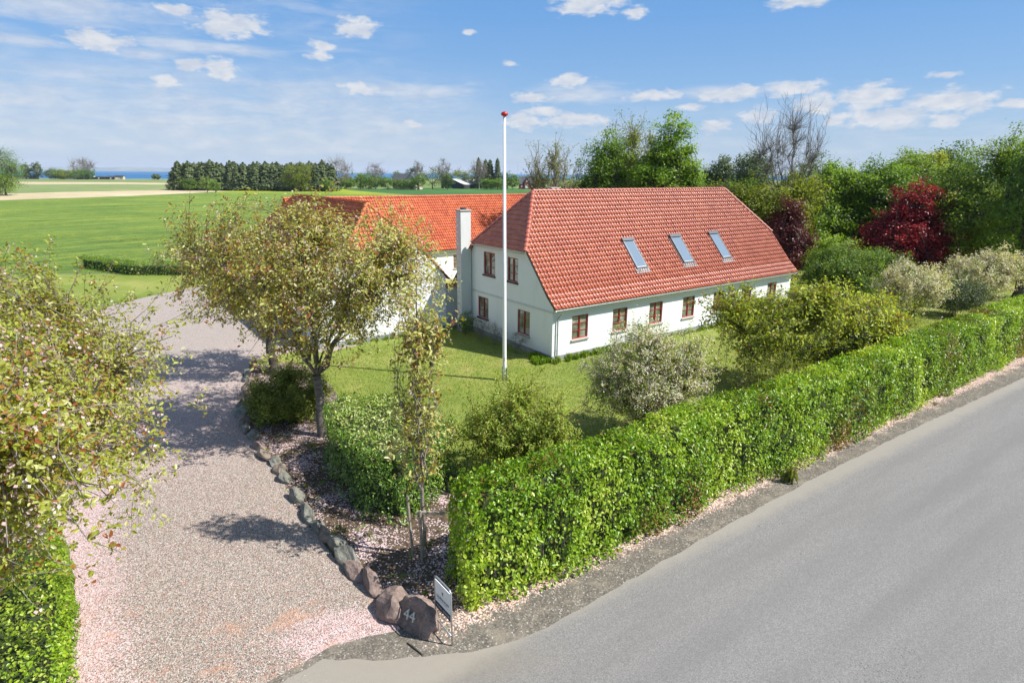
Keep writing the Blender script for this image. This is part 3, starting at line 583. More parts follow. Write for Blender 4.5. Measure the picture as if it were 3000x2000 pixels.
gp = [(0,0),(W_,0),(W_,ZE),(W_,zs(0)-.12),(W_-HY+.06,ZH-.04),(HY-.06,ZH-.04),(0,zs(0)-.12),(0,ZE)]
GW = [(2.04,3.23,.95,2.39),(6.33,7.5,1.12,2.46),(3.23,4.27,3.9,5.31),(5.58,6.83,3.95,5.36)]
wall_poly(wm, gp, [rect(*g) for g in GW], gl); wall_poly(wm, gp, [], gr)
wm.add([(0,W_,0),(L_,W_,0),(L_,W_,ZE),(0,W_,ZE)], [(0,1,2,3)])
wm.add([(.4,.4,.01),(L_-.4,.4,.01),(L_-.4,W_-.4,.01),(.4,W_-.4,.01)], [(0,1,2,3)])
wm.box(.02, L_-.02, .14, W_-.14, ZE-.3, ZE-.25)
wl = wm.build('wall', M_WALL, hs)
cm = MB()
cm.box(-.03, L_+.03, -.045, 0.02, ZE-.16, ZE-.05); cm.box(-.03, L_+.03, -.10, .02, ZE-.05, ZE+.06); cm.box(-.03, L_+.03, -.17, .02, ZE+.062, ZE+.12)
cm.build('cornice', M_WALL, hs)
bm_ = MB(); bm_.box(-.035, 0, -.04, W_, 2.68, 2.76); bm_.box(-.05, 0.001, -.055, W_, 2.762, 2.80); bm_.build('string_course', M_WALL2, hs)
pm = MB(); pm.box(-.035, L_+.03, -.04, -.001, -.1, .24); pm.box(-.036, -.001, -.001, W_, -.1, .3); pm.build('plinth', M_PLINTH, hs)
for a, b in FW: window(hs, ft, a, b, 1.0, 2.37, M_RED, M_SILL)
for i, g in enumerate(GW): window(hs, gl, *g, M_RED, M_SILL if i == 0 else M_REDD)
# roof
rf = MB()
rf.add([(-.03,KY-.1,KZ-.16),(L_+.03,KY-.1,KZ-.16),(L_+.03,EY+.12,ZE+.0),(-.03,EY+.12,ZE+.0)], [(0,1,2,3)])
hx = 2.39
pts = [(-.02,KY,KZ-.06),(L_+.02,KY,KZ-.06),(L_+.02,HY,ZH-.04),(L_-hx,YR,ZR-.05),(hx,YR,ZR-.05),(-.02,HY,ZH-.04)]
rf.add(pts, [(0,1,2,3,4,5)])
rf.add([(-.02,HY,ZH-.04),(hx,YR,ZR-.05),(-.02,W_-HY,ZH-.04)], [(0,1,2)])
sl_ = math.hypot(1, KSL); eb = (0, 1/sl_, KSL/sl_); en = (0, -KSL/sl_, 1/sl_)
base_roof = rf.build('roof', M_DGREY, hs)
lbm = (YR-KY)*sl_; hyb = (HY-KY)*sl_
k2 = (KZ-ZE)/(KY-EY); s2 = math.hypot(1, k2); eb2 = (0, 1/s2, k2/s2); en2 = (0, -k2/s2, 1/s2)
x0 = -.13
def hipn(dx, db): # inward normal of hip line rising dx over db
    v = Vector((db, -dx)).normalized(); return (v.x, v.y)
hipdb = lbm-hyb; hdx = hx-x0
tiles('roof_tiles', (x0, KY, KZ), (1,0,0), eb, en, L_+.26, lbm, [((0, hyb), hipn(hdx, hipdb)), ((L_+.26, hyb), (-hipn(hdx, hipdb)[0], hipn(hdx, hipdb)[1]))], M_TILE, base_roof)
tiles('eaves_tiles', (x0, EY, ZE+.02), (1,0,0), eb2, en2, L_+.26, (KY-EY)*s2+.04, [], M_TILE, base_roof)
# back slope and hips
k3 = ZR-ZE; tiles('roof_tiles', (L_+.13, W_+.25, ZR-(YR+.25)*KSL), (-1,0,0), (0,-1/sl_,KSL/sl_), (0,KSL/sl_,1/sl_), L_+.26, (YR+.25)*sl_,
      [((0, (YR+.25-YR+HY)*sl_), hipn(hdx, hipdb)), ((L_+.26, (YR+.25-YR+HY)*sl_), (-hipn(hdx, hipdb)[0], hipn(hdx, hipdb)[1]))], M_TILE, base_roof)
hr = ZR-(ZH-.02); hl_ = math.hypot(hx+.26, hr+.08); hw = W_-2*HY+.16
for sgn, xx in ((1, -.26), (-1, L_+.26)):
    e_b = ((hx+.26)*sgn/hl_, 0, (hr+.08)/hl_); e_n = (-(hr+.08)*sgn/hl_, 0, (hx+.26)/hl_)
    oy = (W_-HY+.08) if sgn == 1 else HY-.08
    tiles('hip_tiles', (xx, oy, ZH-.1), (0,-sgn,0), e_b, e_n, hw, hl_, [((0,0), hipn(hw/2, hl_)), ((hw,0), (-hipn(hw/2, hl_)[0], hipn(hw/2, hl_)[1]))], M_TILE, base_roof)
rc = MB(); caps(rc, (hx, YR, ZR+.02), (L_-hx, YR, ZR+.02))
for (ex, sg) in ((-.24, 1), (L_+.24, -1)):
    ax = hx if sg == 1 else L_-hx
    caps(rc, (ex, HY-.08, ZH-.03), (ax, YR, ZR+.03), .12); caps(rc, (ex, W_-HY+.08, ZH-.03), (ax, YR, ZR+.03), .12)
rc.build('ridge_caps', M_TILE, base_roof)
# verge boards of the half-hip gables
for xx in (-.1, L_+.06):
    vb = MB()
    vb.add([(xx, KY, KZ-.03),(xx+.04, KY, KZ-.03),(xx+.04, HY, ZH-.04),(xx, HY, ZH-.04),(xx, KY, KZ-.16),(xx+.04, KY, KZ-.16),(xx+.04, HY, ZH-.17),(xx, HY, ZH-.17)], [(0,1,2,3),(4,7,6,5),(0,4,5,1),(1,5,6,2),(2,6,7,3),(3,7,4,0)])
    vb.add([(xx, EY+.1, ZE+.06),(xx+.04, EY+.1, ZE+.06),(xx+.04, KY, KZ-.03),(xx, KY, KZ-.03),(xx, EY+.1, ZE-.02),(xx+.04, EY+.1, ZE-.02),(xx+.04, KY, KZ-.16),(xx, KY, KZ-.16)], [(0,1,2,3),(4,7,6,5),(0,4,5,1),(1,5,6,2),(2,6,7,3),(3,7,4,0)])
    vb.build('verge_board', M_REDD, base_roof)
# gutters and downpipe
def gutter(mb, a, b, r=.065):
    a = Vector(a); b = Vector(b); d = (b-a).normalized(); s = d.cross(Vector((0,0,1))).normalized(); vs = []
    for p in (a, b):
        for rr in (r, r-.008):
            for j in range(9):
                t = math.pi+math.pi*j/8; vs.append(p+s*math.cos(t)*rr+Vector((0,0,math.sin(t)*rr)))
    mb.add(vs, [(j, j+1, 18+j+1, 18+j) for j in range(8)]+[(9+j, 9+j+1, 27+j+1, 27+j) for j in range(8)]+[(0,9,27,18),(8,17,35,26)]+[(j,j+1,9+j+1,9+j) for j in range(8)]+[(18+j,18+j+1,27+j+1,27+j) for j in range(8)])
g = MB(); gutter(g, (-.1, EY-.05, ZE+.0), (L_+.1, EY-.05, ZE+.0)); gutter(g, (-.36, HY-.08, ZH-.13), (-.36, W_-HY+.08, ZH-.13))
for i in range(12): g.box(i*2.1+.2, i*2.1+.22, EY-.12, EY+.14, ZE-.085, ZE-.07)
g.build('gutter', M_ZINC, hs)
g = MB(); g.tube([(.32, EY-.05, ZE-.06),(.32, EY-.05, ZE-.22),(.3, -.12, ZE-.52),(.3, -.09, ZE-.6),(.3, -.09, .1)], .042, 10)
for z in (.6, 1.5, 2.2): g.tube([(.3,-.09,z),(.3,-.09,z+.03)], .052, 10)
g.build('downpipe', M_ZINC, hs)
g = MB(); g.tube([(12.9, -.12, 0), (12.9, -.12, .45)], .03, 8); g.tube([(12.9, -.12, .45), (12.9, -.12, .52)], .045, 8); g.build('standpipe', M_DGREY, hs)
# skylights
for (a, b) in ((7.42, 8.42), (11.92, 12.98), (16.06, 17.1)):
    ya, yb = 1.0, 2.36
    def P(u, y, h): return (u, y-h*KSL/sl_, zs(y)+h/sl_)
    def bar(mb, u0, u1, y0, y1, h0, h1):
        mb.add([P(u0,y0,h0),P(u1,y0,h0),P(u1,y1,h0),P(u0,y1,h0),P(u0,y0,h1),P(u1,y0,h1),P(u1,y1,h1),P(u0,y1,h1)], [(0,3,2,1),(4,5,6,7),(0,1,5,4),(1,2,6,5),(2,3,7,6),(3,0,4,7)])
    f = MB(); t_ = .09
    bar(f, a, a+t_, ya, yb, .0, .14); bar(f, b-t_, b, ya, yb, .0, .14); bar(f, a+t_, b-t_, ya, ya+.07, 0, .139); bar(f, a-.02, b+.02, yb-.02, yb+.12, 0, .19)
    bar(f, a-.09, a-.002, ya-.04, yb+.1, .0, .06); bar(f, b+.002, b+.09, ya-.04, yb+.1, .0, .06)
    fo = f.build('skylight', M_DGREY, hs)
    q = MB(); q.add([P(a+t_, ya+.07, .11), P(b-t_, ya+.07, .11), P(b-t_, yb-.02, .11), P(a+t_, yb-.02, .11)], [(0,1,2,3)]); q.build('glass', M_GLASS, fo)
    # inner light frame and lead apron dressed over the tiles
    q = MB(); e = .028
    for (u0, u1, y0, y1) in ((a+t_, a+t_+e, ya+.07, yb-.02), (b-t_-e, b-t_, ya+.07, yb-.02), (a+t_+e, b-t_-e, ya+.07, ya+.09)): bar(q, u0, u1, y0, y1, .1, .125)
    q.build('sash', M_ZINC, fo)
    q = MB(); n = 48; vs = []
    for i in range(n+1):
        u = a-.18+(b-a+.36)*i/n; k = .5+.5*math.sin(u/.205*2*math.pi)
        vs += [P(u, ya-.01, .075+.01*k), P(u, ya-.2, .052+.03*k)]
    q.add(vs, [(2*i, 2*i+2, 2*i+3, 2*i+1) for i in range(n)]); q.build('lead_apron', M_DGREY, fo)
# tall outside chimney with rungs
ch = thing('chimney_stack', 'tall square white chimney with metal rungs standing against the farmhouse gable', 'chimney', HA, YAW)
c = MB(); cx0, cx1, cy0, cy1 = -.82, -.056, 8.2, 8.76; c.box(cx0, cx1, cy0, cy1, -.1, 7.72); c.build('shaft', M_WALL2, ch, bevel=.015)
c = MB(); c.box(cx0-.05, cx1+.05, cy0-.05, cy1+.05, 7.722, 7.81); c.build('cap', M_SILL, ch, bevel=.012)
c = MB(); c.tube([((cx0+cx1)/2, (cy0+cy1)/2, 7.81), ((cx0+cx1)/2, (cy0+cy1)/2, 7.93)], .2, 20); c.build('flue', M_DGREY, ch)
c = MB(); c.box(cx0-.02, cx1, cy0-.02, cy1+.02, -.1, .32); c.build('plinth', M_PLINTH, ch)
c = MB(); c.box(cx0-.025, cx0-.001, 8.36, 8.6, .32, .75); c.build('soot_door', M_DGREY, ch)
for i in range(15):
    z = 1.9+i*.38; c = MB(); c.tube([(cx0, cy1-.1, z), (cx0-.16, cy1-.12, z+.01), (cx0-.18, cy1-.38, z), (cx0, cy1-.4, z)], .011, 6); c.build('rung', M_STEEL, ch)
# link wall
lw = thing('courtyard_wall', 'white courtyard wall in shade with tiled coping between chimney and annex', 'wall', HA, YAW)
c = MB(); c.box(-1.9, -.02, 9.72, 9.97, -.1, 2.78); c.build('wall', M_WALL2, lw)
c = MB(); c.box(-1.9, -.02, 9.68, 9.719, -.1, .28); c.build('plinth', M_PLINTH, lw)
tiles('coping', (-1.9, 9.55, 2.78), (1,0,0), (0,.94,.3), (0,-.3,.94), 1.88, .5, [], M_TILE2, lw)
# annex wing with gable towards the lawn
ax = thing('annex_wing', 'white gabled annex with orange tiled roof and red lettering behind the cherry tree', 'house', HA, YAW)
U0, U1 = -9.75, -1.25; UC = (U0+U1)/2; GY = 9.5; ZE2 = 3.6; K2 = 1.07; ZR2 = ZE2+(U1-UC)*K2; Zh = 5.65; hw2 = (ZR2-Zh)/K2; GE = 25.7
c = MB(); f9 = lambda a, z, d: (a, GY+d, z)
wall_poly(c, [(U0,0),(U1,0),(U1,ZE2-.1),(UC+hw2,Zh-.1),(UC-hw2,Zh-.1),(U0,ZE2-.1)], [rect(-8.6,-7.6,1.0,2.2)], f9)
c.add([(U0,GY,0),(U0,32.8,0),(U0,32.8,ZE2-.1),(U0,GY,ZE2-.1)], [(0,1,2,3)]); c.add([(U1,GY,0),(U1,GE+4,0),(U1,GE+4,ZE2-.1),(U1,GY,ZE2-.1)], [(0,1,2,3)])
c.add([(U0,32.8,0),(U1,32.8,0),(U1,32.8,ZE2-.1),(U0,32.8,ZE2-.1)], [(0,1,2,3)])
# stepped plaster band along the verge
for (p, q) in (((U1, ZE2-.1), (UC+hw2, Zh-.1)), ((UC-hw2, Zh-.1), (U0, ZE2-.1))):
    s = 1 if p[0] > UC else -1; c.add([(p[0],GY-.05,p[1]),(q[0],GY-.05,q[1]),(q[0]-.3*s*0,GY-.05,q[1]-.3),(p[0],GY-.05,p[1]-.3),(p[0],GY,p[1]),(q[0],GY,q[1]),(q[0],GY,q[1]-.3),(p[0],GY,p[1]-.3)], [(0,1,2,3),(0,1,5,4),(2,3,7,6)])
c.build('wall', M_WALL, ax); window(ax, f9, -8.6, -7.6, 1.0, 2.2, M_RED, M_SILL)
c = MB(); c.box(U0-.02, U1+.02, GY-.035, GY-.001, -.1, .28); c.build('plinth', M_PLINTH, ax)
r2 = MB(); VE = 26.3; r2.add([(U0-.1,GY+1.5,ZE2-.12),(UC,GY+2.3,ZR2-.08),(UC,VE,ZR2-.08),(U0-.1,VE+4.3,ZE2-.12)], [(0,1,2,3)]); r2.add([(U1+.1,GY+1.5,ZE2-.12),(UC,GY+2.3,ZR2-.08),(UC,VE,ZR2-.08),(U1+.1,VE,ZE2-.12)], [(0,1,2,3)]); r2.add([(UC,VE,ZR2-.05),(U0-.1,VE+4.4,ZE2-.1),(U1+.1,VE+4.4,ZE2-.1)], [(0,1,2)])
ro2 = r2.build('roof', M_DGREY, ax); q2 = math.hypot(1, K2); hw_ = (U1-UC)+.3; LL = VE-GY+.12; LF = LL+hw_; hh = 2.2
lb2 = hw_*q2; hb2 = (hw_-hw2)*q2
tiles('roof_tiles', (U1+.3, GY-.12, ZE2-.3*K2), (0,1,0), (-1/q2,0,K2/q2), (K2/q2,0,1/q2), LL, lb2, [((0, hb2), hipn(hh, lb2-hb2))], M_TILE2, ro2)
tiles('roof_tiles', (U0-.3, GY-.12+LF, ZE2-.3*K2), (0,-1,0), (1/q2,0,K2/q2), (-K2/q2,0,1/q2), LF, lb2, [((0,0), hipn(hw_, lb2)), ((LF, hb2), (-hipn(hh, lb2-hb2)[0], hipn(hh, lb2-hb2)[1]))], M_TILE2, ro2)
hl3 = math.hypot(hh+.1, ZR2-Zh+.1)
tiles('hip_tiles', (UC-hw2-.05, GY-.25, Zh-.1), (1,0,0), (0,(hh+.1)/hl3,(ZR2-Zh+.1)/hl3), (0,-(ZR2-Zh+.1)/hl3,(hh+.1)/hl3), 2*hw2+.1, hl3, [((0,0), hipn(hw2+.05, hl3)), ((2*hw2+.1,0), (-hipn(hw2+.05, hl3)[0], hipn(hw2+.05, hl3)[1]))], M_TILE2, ro2)
c = MB(); caps(c, (UC, GY+hh-.15, ZR2+.02), (UC, VE, ZR2+.02)); caps(c, (U0-.3, VE+hw_, ZE2-.25), (UC, VE, ZR2+.02), .11); caps(c, (UC+hw2, GY-.2, Zh-.02), (UC, GY+hh-.15, ZR2+.03), .11); caps(c, (UC-hw2, GY-.2, Zh-.02), (UC, GY+hh-.15, ZR2+.03), .11); c.build('ridge_caps', M_TILE2, ro2)
c = MB(); gutter(c, (UC-hw2-.1, GY-.33, Zh-.1), (UC+hw2+.15, GY-.33, Zh-.1)); c.build('gutter', M_ZINC, ax)
text('wall_lettering', '\u00d8STERLY', .42, M_RED, ax, Matrix.Translation((-5.25, GY-.012, 3.62)) @ Matrix.Rotation(R(90), 4, 'X'), .008, 1.15)
# back wing across the yard
bw = thing('back_wing', 'long back wing with bright orange tiled roof behind the chimney', 'house', HA, YAW)
B0, B1, BE, BR, BZ, BZR = -5.2, 24, 25.7, 30.2, 2.95, 7.75; kb = (BZR-BZ)/(BR-BE); qb = math.hypot(1, kb); c = MB(); fb = lambda a, z, d: (a, BE+.3+d, z)
wall_poly(c, [(B0,0),(B1,0),(B1,BZ+.2),(B0,BZ+.2)], [rect(4.3,5.55,1.75,2.6),rect(9,10.2,1.1,2.4),rect(14,15.2,1.1,2.4),rect(.4,1.6,1.1,2.4)], fb)
c.add([(B0,BE+.3,0),(B0,2*BR-BE-.3,0),(B0,2*BR-BE-.3,BZ+.2),(B0,BR,BZR-.1),(B0,BE+.3,BZ+.2)], [(0,1,2,3,4)]); c.add([(B1,BE+.3,0),(B1,2*BR-BE-.3,0),(B1,2*BR-BE-.3,BZ+.2),(B1,BR,BZR-.1),(B1,BE+.3,BZ+.2)], [(0,1,2,3,4)])
c.add([(B0,2*BR-BE-.3,0),(B1,2*BR-BE-.3,0),(B1,2*BR-BE-.3,BZ+.2),(B0,2*BR-BE-.3,BZ+.2)], [(0,1,2,3)]); c.build('wall', M_WALL, bw)
window(bw, fb, 4.3, 5.55, 1.75, 2.6, M_DGREY, M_SILL, 2, 1)
for a in (.4, 9, 14): window(bw, fb, a, a+1.2, 1.1, 2.4, M_RED, M_SILL)
c = MB(); c.add([(B0,BE+.05,BZ-.06),(B1,BE+.05,BZ-.06),(B1,BR,BZR-.08),(B0,BR,BZR-.08)], [(0,1,2,3)]); rb = c.build('roof', M_REDD, bw)
tiles('roof_tiles', (B0-.1, BE, BZ), (1,0,0), (0,1/qb,kb/qb), (0,-kb/qb,1/qb), B1-B0+.2, (BR-BE)*qb, [], M_TILE2, rb)
tiles('roof_tiles', (B1+.1, 2*BR-BE, BZ), (-1,0,0), (0,-1/qb,kb/qb), (0,kb/qb,1/qb), B1-B0+.2, (BR-BE)*qb, [], M_TILE2, rb)
c = MB(); caps(c, (B0-.1, BR, BZR+.03), (B1+.1, BR, BZR+.03), .13); c.build('ridge_caps', M_TILE2, rb)
c = MB(); gutter(c, (B0, BE-.05, BZ-.05), (B1, BE-.05, BZ-.05)); c.build('gutter', M_ZINC, bw)
c = MB(); c.box(4.2, 5.0, BR-.4, BR+.4, BZR-.3, BZR+.45); 
# chimney on the ridge of the farmhouse seen from behind
c = MB(); c.box(4.3, 5.1, YR+.6, YR+1.2, 7, ZR+.2); c.build('chimney', M_SILL, hs, bevel=.02)
# flat white porch roof at the far gable
po = thing('porch', 'flat white porch roof at the far end of the farmhouse', 'porch', HA, YAW)
c = MB(); c.box(L_+.05, L_+3.0, 3.0, 7.5, 2.95, 3.1); c.build('roof', M_WHITE, po, bevel=.02)
for (x, y) in ((L_+2.9, 3.1), (L_+2.9, 7.4)):
    c = MB(); c.box(x-.06, x+.06, y-.06, y+.06, 0, 2.949); c.build('post', M_WHITE, po)

# ------------------------------------------------------------------ flagpole
fp = thing('flagpole', 'tall white flagpole with a red knob standing on the lawn', 'flagpole', (-.36, 28.6, 0)); fp.rotation_euler = (0, R(-.25), 0)
c = MB(); c.tube([(0,0,0),(0,0,.9),(0,0,12.45)], [.105,.1,.058], 20); c.build('pole', M_WHITE, fp, True)
c = MB(); c.tube([(0,0,12.44),(0,0,12.5),(0,0,12.56),(0,0,12.63),(0,0,12.67)], [.03,.14,.165,.12,.01], 20); c.build('knob', M_REDK, fp, True)
c = MB(); c.tube([(.0,-.125,1.1),(.0,-.085,12.35)], .006, 5); c.build('halyard', M_SILL, fp)
c = MB(); c.box(-.02,.02,-.135,-.1,1.05,1.25); c.build('cleat', M_STEEL, fp)
c = MB(); c.box(-.14,-.1,-.1,.1,0,.7); c.box(.1,.14,-.1,.1,0,.7); c.build('foot_bracket', M_STEEL, fp)
# ------------------------------------------------------------------ estate agent sign
p0 = Vector((-1.68, 11.49, 0)); p1 = Vector((-1.26, 10.93, 0)); dw = (p1-p0); wd = dw.length; sg = thing('estate_agent_sign', 'grey metal frame sign with white and navy panel beside the numbered boulder', 'sign', p0, math.atan2(dw.y, dw.x))
c = MB(); rr = .1; H_ = 1.42; pth = [(0,0,-.1),(0,0,H_-rr)]+[(rr-rr*math.cos(t), 0, H_-rr+rr*math.sin(t)) for t in (R(30),R(60),R(90))]+[(wd-rr+rr*math.sin(t), 0, H_-rr+rr*math.cos(t)) for t in (0,R(30),R(60),R(90))]+[(wd,0,-.1)]
c.tube(pth, .017, 10); c.tube([(0,0,.26),(wd,0,.26)], .014, 8); c.build('frame', M_STEEL, sg, True)
c = MB(); c.box(.03, wd-.03, -.008, .008, .62, H_-.09); pn = c.build('panel', M_WHITE, sg)
c = MB(); c.box(.028, wd-.028, -.0105, -.0085, .622, .79); c.build('navy_strip', plain('navy', (.02,.025,.045), .4), pn)
Mx = lambda x, z: Matrix.Translation((x, -.0125, z)) @ Matrix.Rotation(R(90), 4, 'X')
GREYT = plain('grey_lettering', (.12,.13,.14), .5)
text('lettering', 'LILIENHOFF', .1, GREYT, pn, Mx(wd/2, .96), .001, 1.0); text('lettering', 'TIL SALG - 70 22 12 35', .058, M_WHITE, pn, Mx(wd/2, .705), .001, 1.0)
c = MB()
for s in (-1, 0, 1): c.tube([(wd/2, -.011, 1.09), (wd/2+s*.022, -.011, 1.14), (wd/2+s*.03, -.011, 1.18-.015*abs(s))], [.003,.009,.002], 6)
c.box(wd/2-.02, wd/2+.02, -.0115, -.0085, 1.083, 1.088); c.box(.1, wd-.1, -.0112, -.0086, .885, .889); c.build('lily_emblem', GREYT, pn)
# ------------------------------------------------------------------ boulders
def boulder(name, loc, size, mt, seed, rz, label, flat=.1, sub=4, cat='boulder', tilt=(0, 0), ang=.22, group=None, front=None):
    bm = bmesh.new(); bmesh.ops.create_icosphere(bm, subdivisions=sub, radius=1); rs = random.Random(seed)
    pl = [(Vector((rs.gauss(0,1), rs.gauss(0,1), rs.gauss(0,1))).normalized(), rs.uniform(.45,.82)) for _ in range(15)]
    if front: pl = [(n_, .85) for n_, d_ in pl if n_.y > -.2]+[(Vector(front[0]).normalized(), front[1])]
    for v in bm.verts:
        p = v.co.copy()
        for nn, d in pl:
            k = p.dot(nn)
            if k > d: p -= nn*(k-d)*.93
        q = p*1.9+Vector((seed, 0, 0)); p += v.co*(noise.fractal(q, 1, 2, 4)*ang*.5+noise.noise(q*5)*.02)
        v.co = Vector((p.x*size[0], p.y*size[1], p.z*size[2]))
    me = bpy.data.meshes.new(name); bm.to_mesh(me); bm.free()
    o = link(name, me, mt); o.location = loc; o.rotation_euler = (tilt[0], tilt[1], rz); return tag(o, label, cat, group)
big = boulder('numbered_boulder', (-2.1, 11.56, .2), (.62, .42, .54), M_ST[1], 11, math.atan2(-.9, 1.05), 'large reddish boulder with house number 44 at the drive entrance', ang=.3, front=((0.05,-1,.38), .46))
dz = math.atan2(-.9, 1.05)
from mathutils.bvhtree import BVHTree
_b = bmesh.new(); _b.from_mesh(big.data); _t = BVHTree.FromBMesh(_b); _h = [_t.ray_cast(Vector((x, -3, z)), Vector((0, 1, 0)))[0] for x, z in ((-.25, .05), (.1, .05), (-.06, .24))]; _b.free()
_ex = (_h[1]-_h[0]).normalized(); _n = _ex.cross(_h[2]-_h[0]).normalized(); _ey = _n.cross(_ex); _c = (_h[0]+_h[1])/2*.5+_h[2]*.5+_n*.03
num = text('house_number', '44', .36, plain('pale_number', (.55,.55,.46), .5, .1), big, Matrix.Translation(_c) @ Matrix((_ex, _ey, _n)).transposed().to_4x4(), .02, .95)
SP = [((-2.82,12.12),(.42,.4,.5),1),((-3.45,12.9),(.44,.3,.36),1),((-3.95,13.42),(.34,.26,.3),1),((-4.35,13.92),(.46,.24,.34),0),((-4.85,14.5),(.42,.26,.33),0),((-5.25,15.0),(.36,.24,.28),2),((-5.62,15.45),(.33,.24,.27),0),((-6.0,15.95),(.34,.2,.26),0),((-6.32,16.42),(.25,.2,.2),0),((-6.75,17.0),(.34,.22,.28),0),((-7.6,18.25),(.32,.22,.25),0),((-7.95,18.85),(.36,.26,.3),2),((-8.4,19.4),(.3,.22,.22),0),((-8.95,19.95),(.38,.24,.26),2),((-9.5,20.7),(.36,.24,.24),1),((-10.05,21.5),(.36,.24,.26),0),((-10.6,22.3),(.34,.24,.27),0),((-11.05,23.0),(.4,.26,.32),2),((-11.5,23.9),(.42,.3,.36),0),((-11.95,24.9),(.36,.26,.3),0),((-12.35,26.0),(.36,.3,.28),2),((-12.6,27.2),(.42,.34,.38),2),((-13.1,28.2),(.3,.26,.24),0),((-13.5,29.2),(.32,.26,.26),0),((-13.6,30.2),(.34,.28,.28),2)]
ORD = 'first second third fourth fifth sixth seventh eighth ninth tenth eleventh twelfth thirteenth fourteenth fifteenth sixteenth seventeenth eighteenth nineteenth twentieth twenty-first twenty-second twenty-third twenty-fourth twenty-fifth'.split()
CN = ['grey', 'reddish', 'brown']
for i, ((x, y), s, m) in enumerate(SP):
    nx = SP[min(i+1, len(SP)-1)][0]; pv = SP[max(i-1, 0)][0]
    boulder('edging_stone', (x, y, s[2]*.3), (s[0]*1.6, s[1]*1.1, s[2]*1.2), M_ST[m], 20+i*3, math.atan2(nx[1]-pv[1], nx[0]-pv[0])+.1*math.sin(i*5), '%s edging stone, %s in the driveway row counted from the numbered boulder' % (CN[m], ORD[i]), cat='edging stone', sub=3, group='stones edging the driveway bed', tilt=(.15*math.sin(i*3), .12*math.cos(i*4)))
c = MB(); c.tube([(-2.25,10.98,.05),(-2.1,10.86,.06),(-1.86,10.64,.05)], [.013,.02,.012], 6); o = c.build('stick', BARKD); tag(o, 'short dark stick lying on the gravel below the numbered boulder', 'stick')
# ------------------------------------------------------------------ hedges
F_ = [(-1.0,11.85),(.84,12.72),(4.01,14.95),(7.42,17.6),(11.5,20.1),(17.34,24.45),(28.1,32.3),(40,41.1)]
Bk = [(39,42.9),(27.0,34.0),(16.2,26.0),(10.4,21.6),(6.3,19.0),(3.0,16.5),(-.1,14.35),(-1.7,13.3)]
hedge('beech_hedge', 'long clipped bright green beech hedge beside the road', F_+Bk, 3.0, L_HEDGE, 440, .095, 2, depth=.34, bulge=.26, batter=.26, vpatch=.5)
_he = [o for o in COL.objects if o.name == 'beech_hedge'][0]; _rs = np.random.default_rng(4); _T = []
for i in range(len(F_)-1):
    a = np.array(F_[i]); b = np.array(F_[i+1]); L0 = np.linalg.norm(b-a); nn = np.array([-(b-a)[1], (b-a)[0]])/L0
    for q in range(int(L0/.22)):
        p = a+(b-a)*_rs.random()+nn*(.5+.25*_rs.random()); e = nn*.1+_rs.normal(size=2)*.07; _T.append((np.array([(p[0],p[1],0),(p[0]+e[0]*.4,p[1]+e[1]*.4,.7),(p[0]+e[0],p[1]+e[1],1.7)]), np.array([.022,.016,.008])*(.6+.8*_rs.random()), 5))
link('stems', tubemesh('hedge_stems', _T), BARK, _he)
hedge('laurel_hedge', 'dark glossy laurel hedge block behind the sapling, with cream flower spikes on top', [(-6.75,19.6),(-5.6,17.4),(-4.3,15.9),(-3.2,15.45),(-2.5,16.2),(-1.8,18.6),(-4.2,20.9),(-6.3,20.9)], 2.25, L_LAUREL, 330, .1, 7, depth=.28, bulge=.2, rnd_top=.24, asp=.42, vpatch=.25, batter=.12, topv=.32)
hedge('low_hedge', 'bright yellow-green clipped hedge at the lower left along the gravel', [(-11.9,13.9),(-10.0,11.75),(-8.9,10.05),(-7.6,7.9),(-9.6,6.3),(-12.4,9.8),(-14.6,13.2),(-13.6,14.6)], 1.35, L_HEDGE, 330, .075, 9, depth=.25, bulge=.14, rnd_top=.2, vpatch=.25, topv=.22)
hedge('field_hedge', 'low dark green hedge between the far lawn and the crop field', [(-46,63.6),(-38,59.0),(-31.2,59.3),(-31.3,60.8),(-38,60.9),(-46.6,65.2)], 1.25, L_MID, 70, .14, 12, depth=.3, bulge=.3, rnd_top=.2, fine=False, vpatch=.3)
# ------------------------------------------------------------------ cherry trees and sapling
tree('cherry_tree', 'large cherry tree with bronze-green leaves in front of the annex gable', 'tree', (-7.42,21.86,0), L_CHERRY, BARK,
     [(.1,.2,6.0,4.9,4.3,3.2),(-1.5,-.6,6.8,3.5,2.8,2.6),(2.2,0,6.4,2.9,2.6,2.5)], 2.5, .17, (-.05,0), 13, 760, 6, .62, 54, .12, .075, 3, True, .5, .2, .45, .25, blossom=L_BLOSS, bl_frac=.075, bl_size=.05, zmin=3.3, up=.6, twr=.005, limb_r=.06, vb=.55)
tree('cherry_tree', 'cherry tree with a short dark trunk beside the edging stones, behind the largest cherry', 'tree', (-12.26,29.4,0), L_CHERRY, BARKD,
     [(0,0,5.0,3.6,3.2,2.6)], 2.2, .22, (0,0), 8, 300, 5, .6, 50, .13, .1, 5, True, .5, .2, .45, .25, blossom=L_BLOSS, bl_frac=.08, bl_size=.06, zmin=3.0, up=.5, limb_r=.08)
tree('cherry_tree', 'nearest cherry tree, filling the left edge above the low hedge', 'tree', (-9.2,8.2,0), L_CHERRY2, BARKP,
     [(.9,-.2,6.3,3.0,4.0,2.4),(2.7,-2.0,6.5,2.2,2.3,1.3),(-.7,2.6,7.0,2.5,2.2,1.9)], 2.6, .2, (0,0), 11, 1000, 6, .5, 100, .074, .055, 8, True, .52, .2, .4, .3, blossom=L_BLOSS, bl_frac=.05, bl_size=.045, zmin=4.2, up=.4, limb_r=.075, twr=.006)
